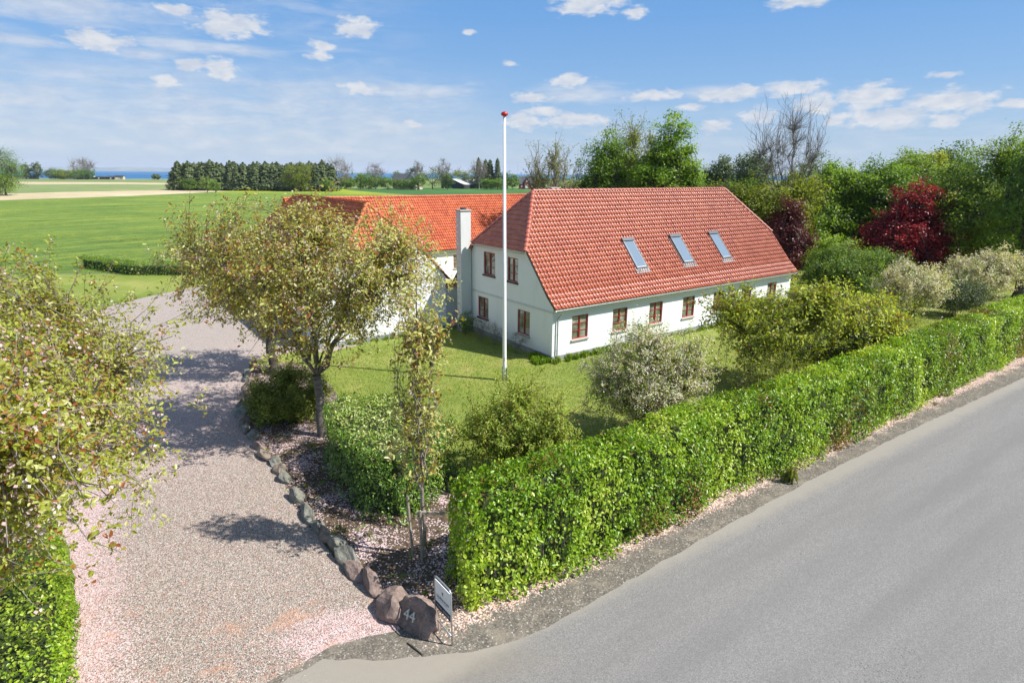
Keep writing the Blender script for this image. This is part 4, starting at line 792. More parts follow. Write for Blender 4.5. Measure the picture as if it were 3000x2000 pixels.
sp_ = tree('cherry_sapling', 'young slender cherry sapling tied to wooden stakes by the beech hedge', 'tree', (-2.32,14.12,0), L_CHERRY, BARKP,
     [(0,0,3.6,.75,.75,1.9),(0.05,0,5.9,.65,.65,1.9),(.35,0,6.4,.8,.6,1.3)], 2.0, .05, (0,0), 6, 130, 4, .4, 24, .125, .05, 6, True, .45, .2, .2, .3, blossom=L_BLOSS, bl_frac=.03, bl_size=.045, up=.9, limb_r=.03, twr=.005, zmin=1.9, vb=.6)
c = MB(); c.tube([(0,0,1.9),(.03,.02,4.0),(0,0,6.2),(.05,0,7.5)], [.045,.035,.02,.008], 8); c.build('leader', BARKP, sp_)
st = thing('tree_stakes', 'wooden tree stakes with a cross rail holding the sapling', 'tree stake', (-2.32,14.12,0))
for (x, y, ex, ey) in ((-.28,-.12,-.42,-.1),(-.02,-.3,-.02,-.34)):
    c = MB(); c.tube([(x,y,-.1),(ex*.7+x*.3,ey,1.9 if x < -.1 else 1.6)], .035, 8); c.build('stake', M_WOOD, st)
c = MB(); c.box(-.12,.62,-.33,-.27,1.5,1.57); c.build('rail', M_WOOD, st); c = MB(); c.tube([(-.03,-.3,1.52),(.02,-.05,1.55),(.06,.04,1.55)], .02, 6); c.build('strap', M_BLACK, st)
# ------------------------------------------------------------------ shrubs along the lawn
tree('box_bush', 'round dark box bush under the large cherry, beside the edging stones', 'bush', (-9.35,24.0,0), L_YEW, BARKD, [(0,0,.85,1.65,1.7,1.15),(-.4,-.6,.7,1.3,1.2,.95)], .3, .05, limbs=7, targets=480, twigs=3, twiglen=.3, nl=75, ls=.085, sig=.09, seed=21, fine=False, asp=.6, shell=.75, up=.3, twr=.004, stems=7, wobble=.1)
tree('dogwood_shrub', 'airy green shrub with red stems in front of the flagpole', 'shrub', (.3,18.5,0), L_CRAB, BARKR, [(0,0,2.1,1.9,1.5,1.5),(-1.0,-.4,1.4,1.3,1.0,1.1),(.8,-.6,1.4,1.2,1.0,1.1)], .3, .03, limbs=26, targets=460, twigs=4, twiglen=.4, nl=44, ls=.1, sig=.05, seed=22, fine=True, asp=.42, shell=.4, up=.9, twr=.006, stems=26, wobble=.2, vb=.72, limb_r=.022, spread=.35)
tree('crab_apple', 'blossoming crab apple in front of the house front, nearest of the pale blossoming trees', 'tree', (5.3,22.1,0), L_CRAB, BARK, [(.2,-.6,1.3,2.1,1.2,1.2),(0,0,2.3,2.5,2.0,1.9),(-.5,-.1,3.5,1.5,1.3,1.2),(1.2,.1,3.1,1.5,1.3,1.2),(-1.5,-.2,1.7,1.2,1.1,1.2)], .5, .06, limbs=16, targets=800, twigs=4, twiglen=.42, nl=44, ls=.08, sig=.06, seed=23, fine=True, asp=.5, blossom=L_APPLE, bl_frac=.28, bl_size=.055, shell=.4, up=.9, stems=12, limb_r=.035, wobble=.35, vb=.6, spread=.15)
tree('cherry_tree', 'spreading cherry with flat open crown at the middle of the beech hedge', 'tree', (13.9,27.6,0), L_CHERRY3, BARK, [(0,0,3.6,4.3,2.6,1.3),(-2.9,.3,3.7,2.0,1.6,1.3),(2.8,0,3.2,2.0,1.8,1.2),(.3,-.2,4.2,2.4,1.8,.9),(-1.7,-.9,1.9,2.8,1.3,1.2),(2.2,-.9,1.8,2.6,1.3,1.2)], 1.5, .12, (0,0), 12, 760, 5, .55, 44, .16, .09, 24, True, .5, .3, .35, .3, up=.3, limb_r=.08, twr=.009, vb=.58, zmin=1.0)
tree('cherry_tree', 'thin dark-stemmed tree beside the spreading cherry, nearer the house', 'tree', (12.4,29.9,0), L_CHERRY2, BARKD, [(0,0,2.9,1.9,1.6,1.0)], 1.6, .09, (0,0), 6, 110, 4, .5, 30, .12, .08, 25, True, .5, up=.3, limb_r=.045)
tree('green_shrub', 'loose green shrub behind the hedge, right of the nearest crab apple', 'shrub', (11.4,24.3,0), L_YEL, BARKD, [(0,0,1.6,2.0,1.4,1.5)], .4, .04, limbs=10, targets=130, twigs=3, twiglen=.4, nl=52, ls=.08, sig=.1, seed=26, stems=8, shell=.4, vb=.35, fine=False)
tree('green_shrub', 'small leafy shrub at the foot of the spreading cherry', 'shrub', (17.6,27.4,0), L_CRAB, BARKD, [(0,0,1.7,2.3,1.4,1.6)], .4, .04, limbs=10, targets=150, twigs=3, twiglen=.4, nl=52, ls=.09, sig=.12, seed=27, stems=8, shell=.4, fine=False)
tree('green_shrub', 'yellow-green shrub between the spreading cherry and the middle crab apple', 'shrub', (21.3,34.0,0), L_YEL, BARKD, [(0,0,1.8,2.2,1.8,1.6)], .4, .04, limbs=10, targets=200, twigs=3, twiglen=.45, nl=54, ls=.11, sig=.15, seed=28, stems=8, shell=.4, fine=False, vb=.45, blossom=L_CHERRY, bl_frac=.05)
tree('crab_apple', 'middle blossoming crab apple, to the right of the spreading cherry', 'tree', (28.3,42.0,0), L_CRAB, BARK, [(0,0,2.2,2.5,2.1,1.9),(-1.2,0,3.0,1.2,1.2,1.2),(.9,.2,2.9,1.3,1.3,1.2)], .5, .06, limbs=14, targets=520, twigs=4, twiglen=.5, nl=40, ls=.1, sig=.08, seed=29, fine=False, blossom=L_APPLE, bl_frac=.26, bl_size=.08, shell=.45, up=.9, stems=10, limb_r=.035, wobble=.38, vb=.75)
tree('crab_apple', 'farthest blossoming crab apple, at the right edge above the hedge', 'tree', (37.5,47.5,0), L_CRAB, BARK, [(0,0,2.4,3.0,2.4,2.0),(1.0,0,3.3,1.8,1.6,1.2),(-1.6,0,2.8,1.2,1.2,1.2)], .5, .06, limbs=14, targets=560, twigs=4, twiglen=.5, nl=40, ls=.11, sig=.09, seed=30, fine=False, blossom=L_APPLE, bl_frac=.26, bl_size=.09, shell=.45, up=.9, stems=10, limb_r=.035, wobble=.38, vb=.7)
tree('grey_shrub', 'grey-green bushy shrub between the two farther crab apples', 'shrub', (32.8,43.8,0), L_GREY, BARKD, [(0,0,1.6,2.3,1.8,1.35)], .4, .04, limbs=10, targets=260, twigs=3, twiglen=.45, nl=60, ls=.1, sig=.15, seed=31, stems=8, shell=.5, fine=False, vb=.3)
# bare shrubs and plants by the gable
u_ = np.array([math.cos(YAW), math.sin(YAW)]); v_ = np.array([-math.sin(YAW), math.cos(YAW)]); A_ = np.array(HA[:2])
def hpt(u, v): p = A_+u_*u+v_*v; return (float(p[0]), float(p[1]), 0)
for i, (u, v, h, lab) in enumerate(((-.75,2.3,1.0,'bare twiggy rose bush by the gable, nearest the house corner'),(-.8,4.4,1.15,'bare twiggy bush in the middle of the gable wall'),(-.75,6.0,1.1,'bare twiggy bush close to the leafy bush by the chimney'))):
    tree('bare_bush', lab, 'bush', hpt(u, v), L_BARE, BARKP, [(0,0,h*.75,.6,.6,h*.5)], .2, .02, limbs=14, targets=90, twigs=4, twiglen=.25, nl=1, ls=.02, sig=.03, seed=40+i, stems=14, limb_r=.01, twr=.004, fine=False, spread=.12, leafless=True)
tree('leafy_bush', 'small leafy green bush beside the chimney foot', 'bush', hpt(-.9,7.5), L_MID, BARKD, [(0,0,.9,.55,.55,.75)], .2, .02, limbs=8, targets=60, twigs=3, twiglen=.2, nl=16, ls=.09, sig=.05, seed=45, stems=8, limb_r=.01, twr=.004, fine=True)
# far background garden trees -------------------------------------------------
def bt(name, label, x, y, ells, leafm, seed, n=260, nl=34, ls=.24, sig=.34, tr=.25, th=3, barkm=BARKD, **k):
    return tree(name, label, 'tree', (x, y, 0), leafm, barkm, ells, th, tr, (0, 0), k.pop('limbs', 8), int(n*1.35), 0, .8, int(nl*1.55), ls, sig, seed, k.pop('fine', False), k.pop('asp', .62), k.pop('wobble', .35), k.pop('shell', .6), k.pop('vclump', .3), twr=.02, **k)
tree('ash_tree', 'thin sparse tree just coming into leaf, left of the tall green trees behind the roof', 'tree', (3.9,62,0), L_YEL, BARKP, [(0,0,9.5,2.7,2.4,4.6),(0,0,5,2.6,2.4,3)], 1.5, .16, (0,0), 10, 230, 5, 1.1, 22, .19, .1, 51, False, .6, .2, .2, .3, up=1.2, twr=.018, limb_r=.07, vb=.35)
bt('ivy_bush', 'olive yellow bushy tree at the foot of the sparse tree behind the ridge', 5.0, 60, [(0,0,3.6,2.3,2,2.9)], L_YEL, 52, 150, 26, .18, .35, vb=.28)
bt('broadleaf_tree', 'mid green leafy tree at the left of the tall group behind the roof', 9.8, 70, [(0,0,8.4,3.6,3.2,5.2),(-1.5,0,5,2.8,2.6,3.6),(1.4,0,10.8,2.3,2,3.9)], L_BRIGHT, 53, 380, 40, .22, .4, vb=.35)
tree('birch_tree', 'tall light airy tree in the middle of the group behind the roof', 'tree', (13.6,72,0), L_YEL, BARKP, [(0,0,12.0,3.2,2.6,5.0),(-.8,0,8,3.4,2.6,4)], 4, .2, (0,0), 9, 380, 4, 1.0, 36, .2, .2, 54, False, .6, .25, .35, .3, up=.8, twr=.02, limb_r=.09, vb=.4)
bt('maple_tree', 'dense bright green maple, right of the tall group behind the roof', 16.3, 66, [(0,0,7.4,3.7,3.4,5.0),(.2,0,12.2,2.0,2.0,3.7),(1.7,0,7.4,2.3,2.2,4.0),(-1.4,0,9,2.2,2.2,4)], L_BRIGHT, 55, 560, 46, .26, .38, wobble=.3, vb=.52)
bt('understorey_tree', 'olive green low tree right behind the middle of the roof ridge', 21.0, 60, [(0,0,5.5,4.4,3,3.6),(3,0,6,3.2,2.6,3.2)], L_YEL, 56, 340, 38, .2, .4, vb=.2)
bt('willow_tree', 'distant rounded willow, left of the bare tree', 46.3, 140, [(0,0,9,3.9,3.6,4.5)], L_GREY, 57, 150, 26, .45, .6, vb=.3)
bt('willow_tree', 'distant taller willow just left of the bare tree', 45.5, 120, [(0,0,9.6,3.5,3.4,4.8)], L_GREY, 58, 150, 26, .4, .6, vb=.2)
tree('bare_tree', 'tall leafless tree against the sky right of the roof', 'tree', (26.0,60,0), L_YEL, BARK, [(0,0,12.9,4.2,3.6,4.8),(.4,0,10,3.8,3,4.2)], 6.0, .2, (.4,0), 12, 420, 5, .95, 6, .12, .1, 59, False, .6, .08, .3, .3, up=1.3, twr=.01, limb_r=.08, leafless=True)
bt('understorey_tree', 'yellow-green leafy tree round the foot of the bare tree', 24.4, 58, [(0,0,6.3,4.0,3,3.5),(2.5,.5,8,2.2,2,2.2),(-2.2,0,6.6,2.0,2,2.4)], L_YEL, 60, 420, 32, .19, .38, vb=.33)
bt('broadleaf_tree', 'bright green dense tree above the small copper tree', 33.4, 68, [(0,0,6.9,4.3,3.4,4.7),(2,0,8.5,3.2,3,3.2),(-2,-1,5,3,3,3.6)], L_BRIGHT, 61, 520, 44, .23, .4, vb=.45)
bt('broadleaf_tree', 'leafy green tree with upright shoots, left of the large copper beech', 38.5, 68, [(0,0,7.4,4.2,3.4,4.4),(2.5,0,8.2,3,3,3)], L_BRIGHT, 62, 420, 40, .25, .42, vb=.35)
bt('broadleaf_tree', 'darker green tree behind the top of the large copper beech', 48.5, 76, [(0,0,8,4.4,3.8,4.9)], L_MID, 63, 380, 40, .27, .45, vb=.5)
bt('conifer_bush', 'dark rounded conifer above the large copper beech', 49.5, 71, [(0,0,9.2,1.6,1.5,2.4)], L_DARK, 64, 90, 40, .22, .3, vb=.3)
bt('golden_tree', 'small golden yellow tree top behind the dark rounded conifer', 51.0, 76, [(0,0,10.2,2.2,2,2.3)], L_YEL, 65, 110, 36, .24, .35, vb=.75)
bt('broadleaf_tree', 'large leafy tree with loose crown at the right side, beyond the copper beech', 45.0, 58, [(0,0,7.5,4.6,4,5.2),(1.8,0,11,2.8,2.4,3.0),(-2.5,0,6,2.6,2.6,4)], L_MID, 66, 620, 40, .2, .42, tr=.35, vb=.6)
bt('broadleaf_tree', 'dark leaning tree at the right edge of the picture', 43.5, 51, [(.5,0,8,3.4,3.2,5.6),(1.6,0,11.6,2.4,2.2,3.2)], L_DARK, 67, 460, 40, .19, .4, tr=.4, vb=.75)
bt('broadleaf_tree', 'shady dark green tree between the copper beech and the right crab apple', 44.5, 64, [(0,0,4.5,4.2,3,4.4)], L_DARK, 68, 320, 44, .22, .42, vb=.5)
bt('broadleaf_tree', 'dark purple-green tree on the skyline behind the right edge trees', 58, 84, [(0,0,9.5,4.4,4,4.3)], L_DARK, 69, 220, 36, .3, .5, vb=.2)
bt('copper_beech', 'large deep red copper beech on the right', 38.6, 59.0, [(0,0,3.7,4.7,3.8,3.7),(.3,0,6.7,2.6,2.3,3.0),(2.4,0,3.2,2.4,2.4,2.8),(-2.2,0,3.6,2.2,2.2,2.8)], L_COPPER, 70, 620, 42, .19, .33, wobble=.3, vb=.5)
bt('copper_beech', 'small dark copper beech beside the far end of the roof', 24.7, 55, [(0,0,4.0,2.0,1.8,3.2),(.1,0,6.5,1.05,1,1.7)], L_COPD, 71, 260, 40, .19, .3, vb=.45)
bt('lilac_bush', 'dark green rounded bush beside the far corner of the house', 28.2, 51, [(0,0,2.1,3.2,2.6,2.3),(-1.2,0,3.0,1.6,1.5,1.6)], L_MID, 72, 380, 42, .13, .26, tr=.1, th=.6, vb=.4)
bt('young_maple', 'young bright green maple above the dark rounded bush', 27.4, 52.5, [(0,0,3.0,1.3,1.2,1.9)], L_BRIGHT, 73, 90, 30, .16, .25, tr=.08, th=1, vb=.8)
bt('green_bush', 'dense green bush under the large copper beech by the lawn', 33.0, 53, [(0,0,1.6,3.0,2,1.9)], L_MID, 74, 220, 40, .13, .26, tr=.08, th=.5, vb=.3)
for i, (x, y, s, lab, lm) in enumerate(((52,62,5.2,'dark green tree mass at the far right behind the crab apple',L_DARK),(60,75,6.5,'tall dark tree at the far right skyline',L_MID),(36,72,4.5,'dark green tree in the gap behind the two copper beeches',L_DARK),(29,74,4.6,'dark green tree behind the bright green dense tree',L_MID),(22,76,4.6,'dark green tree behind the understorey by the roof ridge',L_DARK))):
    bt('background_tree', lab, x, y, [(0,0,s*.95,s,s*.8,s)], lm, 80+i, 240, 38, .26, .5, vb=.4)

# ------------------------------------------------------------------ far trees, houses and wood by the sea
def proto_conifer(seed, h, w, lm=L_PINE, bare=.14, n=30):
    rs = np.random.default_rng(seed); P = []
    for t in np.linspace(bare, 1, n):
        r = w*(1-t)**.45*(.75+.5*rs.random())+.15; m = int(16+60*(1-t)); a = rs.random(m)*6.283; rr = r*np.sqrt(rs.random(m))
        P.append(np.c_[np.cos(a)*rr, np.sin(a)*rr, np.full(m, t*h)-rr*.22+rs.normal(size=m)*.2])
    P = np.concatenate(P); N = nrm(P*np.array([1,1,0]))+np.array([0,0,.8])+rs.normal(size=P.shape)*.3
    me = leafmesh('conifer_crown', P, N, .95*(.6+.8*rs.random(len(P)))*min(1.3,w/2.6), .5+rs.normal(size=len(P))*.25, rs, False, .7)
    tm = tubemesh('conifer_trunk', [(np.array([(0,0,0),(0,0,h*.5),(0,0,h*.98)]), np.array([.22,.15,.03])*h/13, 6)])
    return me, tm
PC = [proto_conifer(100+i, 13.5, w_) for i, w_ in enumerate((4.6,5.2,4.2,5.6))]
SPR = [proto_conifer(110+i, 19, w_, L_PINE, .08, 34) for i, w_ in enumerate((3.0,3.6))]
def conifer(pc, x, y, s, rz, label, group, name='pine_tree'):
    o = thing(name, label, 'pine tree' if name == 'pine_tree' else 'spruce', (x, y, 0), rz, group); o.scale = (s*1.05, s*1.05, s); link('crown', pc[0], L_PINE, o); link('trunk', pc[1], BARKD, o); return o
def copyconifer(src, x, y, s, rz):
    o = src.copy(); COL.objects.link(o); o.location = (x, y, 0); o.rotation_euler = (0, 0, rz); o.scale = (s*1.05, s*1.05, s)
    for c_ in src.children: d = c_.copy(); COL.objects.link(d); d.parent = o
    return o
rs = np.random.default_rng(77); srcs = {}
cnt = 0
for row, (y0, k) in enumerate(((336,26),(344,25),(353,24),(363,23))):
    for i in range(k):
        x = -182+row*-3+(i+.5*(row % 2))*3.35*(1+row*.02)+rs.normal()*.5; y = y0+rs.normal()*1.2+ (x+140)*.06; j = int(rs.integers(4)); s = 1.0+rs.normal()*.085 - (.12 if i == 0 else 0)
        if j not in srcs: srcs[j] = conifer(PC[j], x, y, s, rs.random()*6, 'dark green conifer in the dense wood in front of the sea', 'conifers of the dense wood')
        else: copyconifer(srcs[j], x, y, s, rs.random()*6)
def far(name, label, x, y, w_, h, lm, seed, n=70, nl=22, z0=0, bare=False, cat='tree', asp=.7, tw=None, vb=.5):
    ell = [(0,0,h*.55+z0,w_,w_*.8,h*.46)]
    ls = max(.35, y/700)
    if bare: return tree(name, label, cat, (x, y, 0), L_BARE, BARKP, [(0,0,h*.6,w_,w_*.8,h*.4)], h*.15, h*.022, (0,0), 9, 130, 5, w_*.4, 1, .2, .2, seed, False, up=.8, twr=.055*y/400, limb_r=h*.012, leafless=True)
    return tree(name, label, cat, (x, y, 0), lm, BARKD, ell, h*.2, h*.022, (0,0), 5, n, 0, 1, nl, ls, w_*.13, seed, False, .7, .3, .6, .3, twr=.06, limb_r=h*.012, vb=vb)
far('broadleaf_tree','bright yellow-green tree standing in front of the dense wood', -113.5, 328, 7.5, 14.2, L_YEL, 201, 190, 30, vb=.35)
far('round_bush','round dark green bush at the right foot of the dense wood', -99, 330, 4.3, 6.6, L_BRIGHT, 202, 90, 26, cat='bush', vb=.25)
far('round_bush','green bush at the left foot of the dense wood', -171, 329, 4.6, 6.2, L_BRIGHT, 203, 80, 24, cat='bush', vb=.35)
far('round_bush','grey-green bush at the far left foot of the dense wood', -176, 333, 5.0, 8.6, L_MID, 204, 100, 24, cat='bush', vb=.5)
far('small_tree','small tree standing in the field edge before the dense wood, left of a pair', -150.5, 305, 3.4, 7.2, L_MID, 205, 60, 22, vb=.6)
far('small_tree','small tree standing in the field edge before the dense wood, right of a pair', -144.2, 300, 2.7, 5.8, L_MID, 206, 50, 22, vb=.6)
far('bare_tree','wide pale leafless tree behind the right end of the dense wood', -103.5, 366, 9.5, 17.5, None, 207, bare=True)
far('broadleaf_tree','big leafy green tree at the left edge of the picture by the marsh', -205, 250, 8.5, 17.5, L_BRIGHT, 208, 260, 40, vb=.3)
far('bush','green bush at the foot of the big tree at the left edge', -203, 245, 6, 7, L_BRIGHT, 209, 90, 26, cat='bush')
for (x, y, w_, h, lm, lab, b) in ((-546,700,5.5,16.6,L_GREY,'slender poplar by the shore, left of a pair',0),(-534,700,6,16.9,L_GREY,'slender poplar by the shore, right of a pair',0),(-517,700,8,11,L_GREY,'grey-green tree by the shore right of the poplars',0),(-508,698,9,10.5,L_MID,'round olive tree by the shore behind the beach huts',0),(-500,696,8,9.5,L_YEL,'bright yellow-green tree by the shore behind the beach huts',0),(-489,700,9,10.6,L_MID,'round green tree by the shore under the bare tree',0),(-478,700,8,10.6,L_DARK,'dark round tree at the right end of the shore trees',0),(-493,715,13,22,None,'rounded leafless tree above the shore trees',1),(-424,740,5,6,L_GREY,'small pale bush on the shore right of the beach huts',0),(-528,640,17,3.6,L_YEL,'low mound of olive scrub before the beach huts',0)):
    far('shore_tree' if h > 7 else 'shore_bush', lab, x, y, w_, h, lm, int(abs(x)), 90, 24, bare=bool(b), cat='tree' if h > 7 else 'bush')
MID_ = [(-104,388,5,8.2,L_MID,'olive round bush at the left of the far hedge line'),(-96,390,5,9.4,L_BRIGHT,'green bush next to the olive round bush in the far hedge line'),(-91,384,5.5,9.5,L_BRIGHT,'bright green tree left of the beige house'),(-110,392,3.2,5.5,L_DARK,'small dark bush at the left end of the far hedge line'),(-101,381,4,6.2,L_BRIGHT,'low round bush in front of the olive round bush'),
 (-85,382,6,8.2,L_BRIGHT,'dense green hedge tree in front of the beige house, left'),(-77,380,6,7.4,L_BRIGHT,'dense green hedge tree in front of the beige house, middle'),(-69,379,6,6.6,L_MID,'dense green hedge tree in front of the beige house, right'),(-62,377,5,6.0,L_MID,'low green bush right of the beige house gable'),(-57,376,4.6,9.2,L_BRIGHT,'round green tree right of the beige house'),
 (-75,404,4,11.4,L_BRIGHT,'small round tree top behind the beige house roof'),(-66,408,4.4,14,L_DARK,'dark pine top behind the beige house'),(-52,400,8,14.6,L_YEL,'light green tree between the beige house and the barn'),(-40.5,384,3.6,10.2,L_DARK,'dark conical tree in front of the barn'),(-38,430,7,12.5,L_YEL,'pale green tree behind the barn, left'),(-28,432,7,12,L_YEL,'pale green tree behind the barn, right'),(-46,432,5,10,L_GREY,'grey-green willow behind the barn roof'),
 (-20,425,6,11,L_YEL,'light green tree left of the tall spruces'),(-16.5,395,5,6.8,L_BRIGHT,'round clipped green bush right of the barn, left of two'),(-9.5,394,5.6,7,L_BRIGHT,'round clipped green bush right of the barn, right of two'),(-4.2,410,4.2,11.8,L_MID,'dark green tree behind the flagpole line'),(-.2,405,4.6,10,L_BRIGHT,'round green tree left of the red house'),(18,430,6,9,L_MID,'green tree right of the red house')]
for i, (x, y, w_, h, lm, lab) in enumerate(MID_): far('broadleaf_tree' if h > 7 else 'round_bush', lab, x, y, w_, h, lm, 230+i, 80, 24, cat='tree' if h > 7 else 'bush', vb=.35)
far('bare_tree','leafless round tree behind the olive bushes left of the beige house', -88, 398, 6.5, 15, None, 260, bare=True)
far('bare_tree','slim leafless tree behind the beige house', -61.5, 405, 3.8, 17.8, None, 261, bare=True)
far('bare_tree','leafless upright tree between the beige house and the barn', -44.5, 400, 4.8, 18.2, None, 262, bare=True)
far('bare_tree','brown leafless tree beside the tall spruces', -22.5, 410, 6.2, 19, None, 263, bare=True)
for i, (x, y, s, lab) in enumerate(((-23.5,424,1.04,'tall spruce behind the brown leafless tree'),(-15.6,422,.98,'tall spruce, left of the pair next to the flagpole line'),(-10.6,420,1.02,'tall spruce, right of the pair next to the flagpole line'),(-19,428,1.0,'tall thin spruce between the brown tree and the spruce pair'))): conifer(SPR[i % 2], x, y, s, i*1.3, lab, None, 'spruce_tree')
# beige house, barn, red house, mast, beach huts
M_BEIGE = plain('beige_render', (.52,.45,.36), .9); M_SLATE = plain('dark_slate', (.06,.065,.075), .7, .2, 1); M_BRICK = plain('red_brick', (.36,.05,.045), .85, .15, 2); M_BLKW = plain('black_boards', (.03,.033,.036), .8, .2, 2); M_ETER = plain('pale_fibre_cement', (.5,.49,.46), .8, .2, .4)
def gable_house(name, label, x, y, rz, L, Wd, ze, zr, wm_, rm_, cat='house', cross=None, wins=()):
    t = thing(name, label, cat, (x, y, 0), rz); c = MB(); c.box(-L/2, L/2, -Wd/2, Wd/2, 0, ze)
    for sx in (-L/2, L/2): c.add([(sx,-Wd/2,ze),(sx,Wd/2,ze),(sx,0,zr)], [(0,1,2)])
    if cross:
        cx, cw, cz, co = cross; c.box(cx-cw/2, cx+cw/2, -Wd/2-co, -Wd/2, 0, ze); c.add([(cx-cw/2,-Wd/2-co,ze),(cx+cw/2,-Wd/2-co,ze),(cx,-Wd/2-co,cz)], [(0,1,2)])
    c.build('wall', wm_, t); r = MB(); o = .4; k = (zr-ze)/(Wd/2)
    for s in (-1, 1): r.add([(-L/2-.3,s*(Wd/2+o),ze-o*k),(L/2+.3,s*(Wd/2+o),ze-o*k),(L/2+.3,0,zr+.05),(-L/2-.3,0,zr+.05),(-L/2-.3,s*(Wd/2+o),ze-o*k+.2),(L/2+.3,s*(Wd/2+o),ze-o*k+.2),(L/2+.3,0,zr+.28),(-L/2-.3,0,zr+.28)], [(0,1,2,3),(4,5,6,7),(0,1,5,4),(1,2,6,5),(3,0,4,7)])
    if cross:
        for s in (-1, 1): r.add([(cx+s*(cw/2+.3),-Wd/2-co-.3,ze-.2),(cx,-Wd/2-co-.3,cz+.1),(cx,0,cz+.1),(cx+s*(cw/2+.3),-.2,ze-.2),(cx+s*(cw/2+.3),-Wd/2-co-.3,ze+.05),(cx,-Wd/2-co-.3,cz+.35),(cx,0,cz+.35),(cx+s*(cw/2+.3),-.2,ze+.05)], [(0,1,2,3),(4,5,6,7),(0,1,5,4)])
    r.build('roof', rm_, t)
    for (wx, wz, ww, wh, wy, m_) in wins:
        q = MB(); q.box(wx-ww/2, wx+ww/2, -Wd/2-wy-.06, -Wd/2-wy-.01, wz, wz+wh); q.build('window', m_, t)
    return t
gable_house('beige_house','beige house with dark slate roof and tall front gable among the far trees', -66.5, 392, R(-8), 17, 8, 5.6, 9.2, M_BEIGE, M_SLATE, cross=(3.5, 7, 9.0, 1.5), wins=((3.5,4.2,3.2,1.2,1.5,M_DGREY),(3.5,1.2,3,1.6,1.5,M_DGREY),(-4,1.5,2,1.4,0,M_DGREY)))
t = gable_house('black_barn','long low black barn with pale roof across the green field', -34.5, 432, R(58), 26, 19, 2.7, 6.0, M_BLKW, M_ETER, 'barn')
c = MB(); c.box(-13.1,-13.02,-3,3.2,3.2,3.7); c.build('light_strip', M_ETER, t)
gable_house('red_house','small red brick house with slate roof and white door right of the flagpole', 8.8, 422, R(4), 9.6, 7, 3.6, 8.0, M_BRICK, M_SLATE, cross=(.2, 3.4, 7.4, .6), wins=((.2,4.6,.9,1.1,.6,M_WHITE),(0,.6,1.8,2.2,.6,M_WHITE),(-3.4,1.2,1.1,1.3,0,M_WHITE),(3.4,1.2,1.1,1.3,0,M_WHITE)))
t = thing('radio_mast', 'thin radio mast rising above the horizon left of the red house', 'mast', (5.2, 700, 0)); c = MB(); c.tube([(0,0,0),(0,0,23)], .16, 6); c.build('mast', M_STEEL, t)
for i, (x, y, L, h, ze, wm_, rm_, lab) in enumerate(((-558,705,15,3.8,2.2,M_WHITE,M_SLATE,'white beach cottage with dark roof at the left end of the shore huts'),(-543,703,11,3.6,2.2,M_DGREY,M_SLATE,'grey beach cottage with shallow gable right of the white one'),(-512,722,14,2.4,2,M_WHITE,M_ETER,'low white beach hut in the middle of the shore'),(-500,724,11,2.6,2.1,M_BLKW,M_ETER,'low dark beach hut with pale roof right of the low white one'),(-488,724,10,3.2,2.6,M_BLKW,M_ETER,'black beach hut beside a white chimney'),(-477,724,13,3.2,2.6,M_BLKW,M_SLATE,'long black beach hut right of the white chimney'),(-464,724,10,4.0,2.7,M_BLKW,M_SLATE,'black beach house next to the orange gable'),(-456,722,9,4.2,3.0,M_BEIGE,M_REDD,'orange gabled beach house at the right end of the shore huts'))):
    gable_house('beach_house', lab, x, y, R(12), L, 6, ze, h, wm_, rm_, 'beach hut', wins=((-L/4,.8,1.6,1.1,0,M_WHITE),(L/4,.8,1.6,1.1,0,M_DGREY)))
# ------------------------------------------------------------------ ground cover
def scatter(name, poly, n, sz, mt, seed, z=.03, nb=1.5, blade=False, hgt=.2, vb=.5, cond=None, asp=.8, tuft=1):
    rs = np.random.default_rng(seed); poly = np.array(poly, float); mn = poly.min(0); mx = poly.max(0); xy = mn+(mx-mn)*rs.random((n*3, 2)); ins = np.zeros(len(xy), bool)
    for i in range(len(poly)):
        a = poly[i]; b = poly[(i+1) % len(poly)]; c1 = (a[1] > xy[:, 1]) != (b[1] > xy[:, 1])
        with np.errstate(divide='ignore', invalid='ignore'): xx = (b[0]-a[0])*(xy[:, 1]-a[1])/(b[1]-a[1])+a[0]
        ins ^= c1 & (xy[:, 0] < xx)
    xy = xy[ins]
    if cond is not None:
        q = np.array([noise.fractal(Vector((x[0]*cond[0], x[1]*cond[0], seed)), 1, 2, 3) for x in xy]); xy = xy[q > cond[1]]
    xy = xy[:n]
    if tuft > 1: xy = np.repeat(xy, tuft, 0)+rs.normal(size=(len(xy)*tuft, 2))*.06
    m = len(xy)
    if blade:
        P = np.c_[xy, np.full(m, hgt*.4)]; N = np.c_[rs.normal(size=(m, 2)), np.full(m, .25)]; me = leafmesh(name, P, N, hgt*(.6+.8*rs.random(m)), vb+rs.normal(size=m)*.25, rs, False, asp, .1, np.tile(np.array([[0,0,2.2]]), (m, 1)))
    else:
        P = np.c_[xy, z+rs.random(m)*.012]; N = np.c_[rs.normal(size=(m, 2))*.35, np.ones(m)]; me = leafmesh(name, P, N, sz*(.6+.8*rs.random(m)), rs.random(m), rs, False, asp, .15)
    return tag(link(name, me, mt), None, None, None, 'stuff')
scatter('fallen_petals', BED, 9000, .034, L_BLOSS, 1, .032, cond=(.8, .02))
scatter('gravel_petals', [(-4.4,9.9),(-2.7,11.2),(-4.0,12.9),(-5.8,15.2),(-8.2,18.6),(-10,21.2),(-11.4,23),(-12.3,27),(-14.5,31),(-22,30),(-15,19),(-12,14.2),(-9,9.9)], 13000, .03, L_BLOSS, 2, .024, cond=(.5, .0))
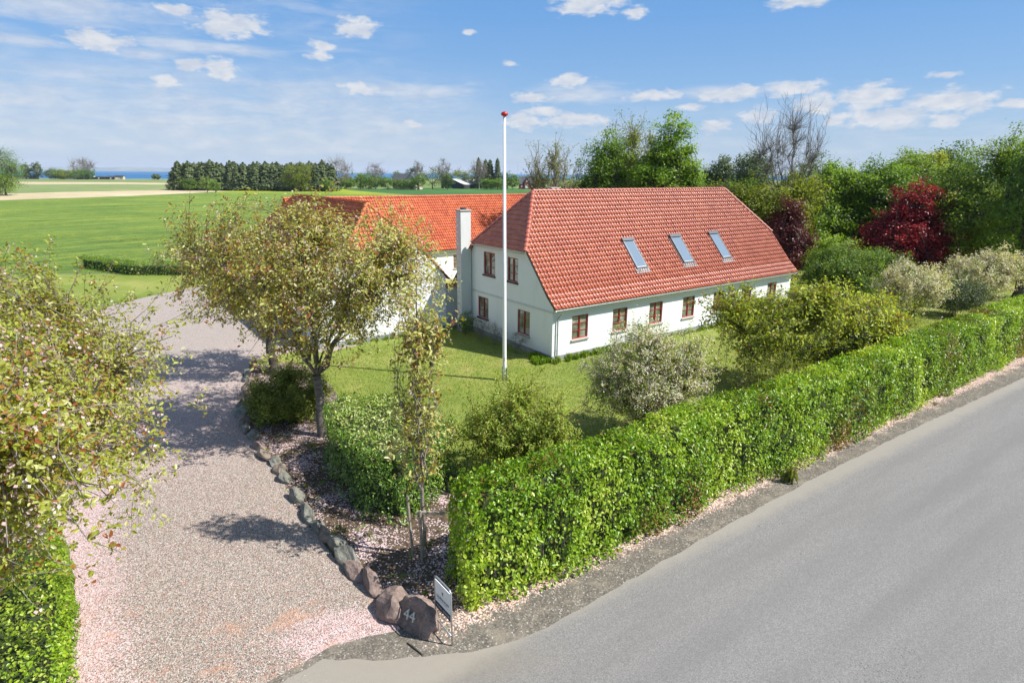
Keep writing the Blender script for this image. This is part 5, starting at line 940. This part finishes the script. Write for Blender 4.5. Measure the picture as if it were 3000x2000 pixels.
VP = [(-1.6,11.35),(-.2,11.75),(.84,12.3),(4.01,14.5),(7.42,17.15),(11.5,19.7),(17.34,23.9),(28.27,31.5),(28,32.2),(17,24.6),(11.2,20.4),(7.1,17.9),(3.8,15.4),(.6,13.1),(-1.2,12.2)]
scatter('verge_petals', [(-.9,11.5)]+VP[1:-1]+[(-.7,12.1)], 8000, .035, L_BLOSS, 3, .04, cond=(1.2, -.1))
scatter('verge_weeds', VP, 260, .03, GRASS_BL, 4, blade=True, hgt=.13, tuft=16, cond=(.9, .12), asp=.22, vb=.35)
scatter('bed_weeds', BED, 150, .03, GRASS_BL, 5, blade=True, hgt=.16, tuft=14, cond=(.6, .18), asp=.2, vb=.35)
E_ = [hpt(-.25,-.15)[:2], hpt(-.25,-.75)[:2], hpt(6.5,-.5)[:2], hpt(6.5,-.15)[:2]]
scatter('iris_leaves', E_, 200, .03, L_MID, 6, blade=True, hgt=.36, tuft=12, asp=.14, vb=.65)
scatter('wall_weeds', [hpt(-1.3,-.2)[:2],hpt(-.1,-.2)[:2],hpt(-.1,1.4)[:2],hpt(-.6,1.4)[:2]], 60, .03, L_BRIGHT, 7, blade=True, hgt=.3, tuft=12, asp=.3, vb=.5)
scatter('wall_weeds', [hpt(10.5,-.5)[:2],hpt(16,-.5)[:2],hpt(16,-.1)[:2],hpt(10.5,-.1)[:2]], 90, .03, L_MID, 8, blade=True, hgt=.22, tuft=8, asp=.2, vb=.5)
scatter('annex_weeds', [hpt(-9.7,9.0)[:2],hpt(-.9,9.2)[:2],hpt(-.9,9.6)[:2],hpt(-9.7,9.45)[:2]], 160, .03, L_MID, 9, blade=True, hgt=.25, tuft=8, asp=.25, vb=.6)
scatter('lawn_grass', [(-13,31.5),(-8.5,26),(-6,21.5),(-1.8,19),(-.9,15),(4,16.5),(12,22),(20,28),(30,36),(30,46),(24,44),(2.5,31.2),(-3.5,38.5),(-10,32.6)], 90000, .03, GRASS_BL, 10, blade=True, hgt=.07, asp=.3, vb=.5)
scatter('tall_grass', [(9.2,18.4),(9.6,18.75),(9.8,18.5),(9.4,18.2)], 12, .03, GRASS_BL, 12, blade=True, hgt=.6, tuft=4, asp=.04, vb=.5)

# ------------------------------------------------------------------ air
c = MB(); c.box(-20000, 20000, -400, 20500, -2, 150); hzm = bpy.data.materials.new('haze'); hzm.use_nodes = True; t = NT(hzm.node_tree); t.n.clear()
pv = t.new('ShaderNodeVolumePrincipled'); pv.inputs['Color'].default_value = (.75,.84,1,1); pv.inputs['Density'].default_value = 7e-5; o_ = t.new('ShaderNodeOutputMaterial'); t.l.new(pv.outputs[0], o_.inputs[1])
tag(c.build('haze', hzm), None, None, None, 'stuff')
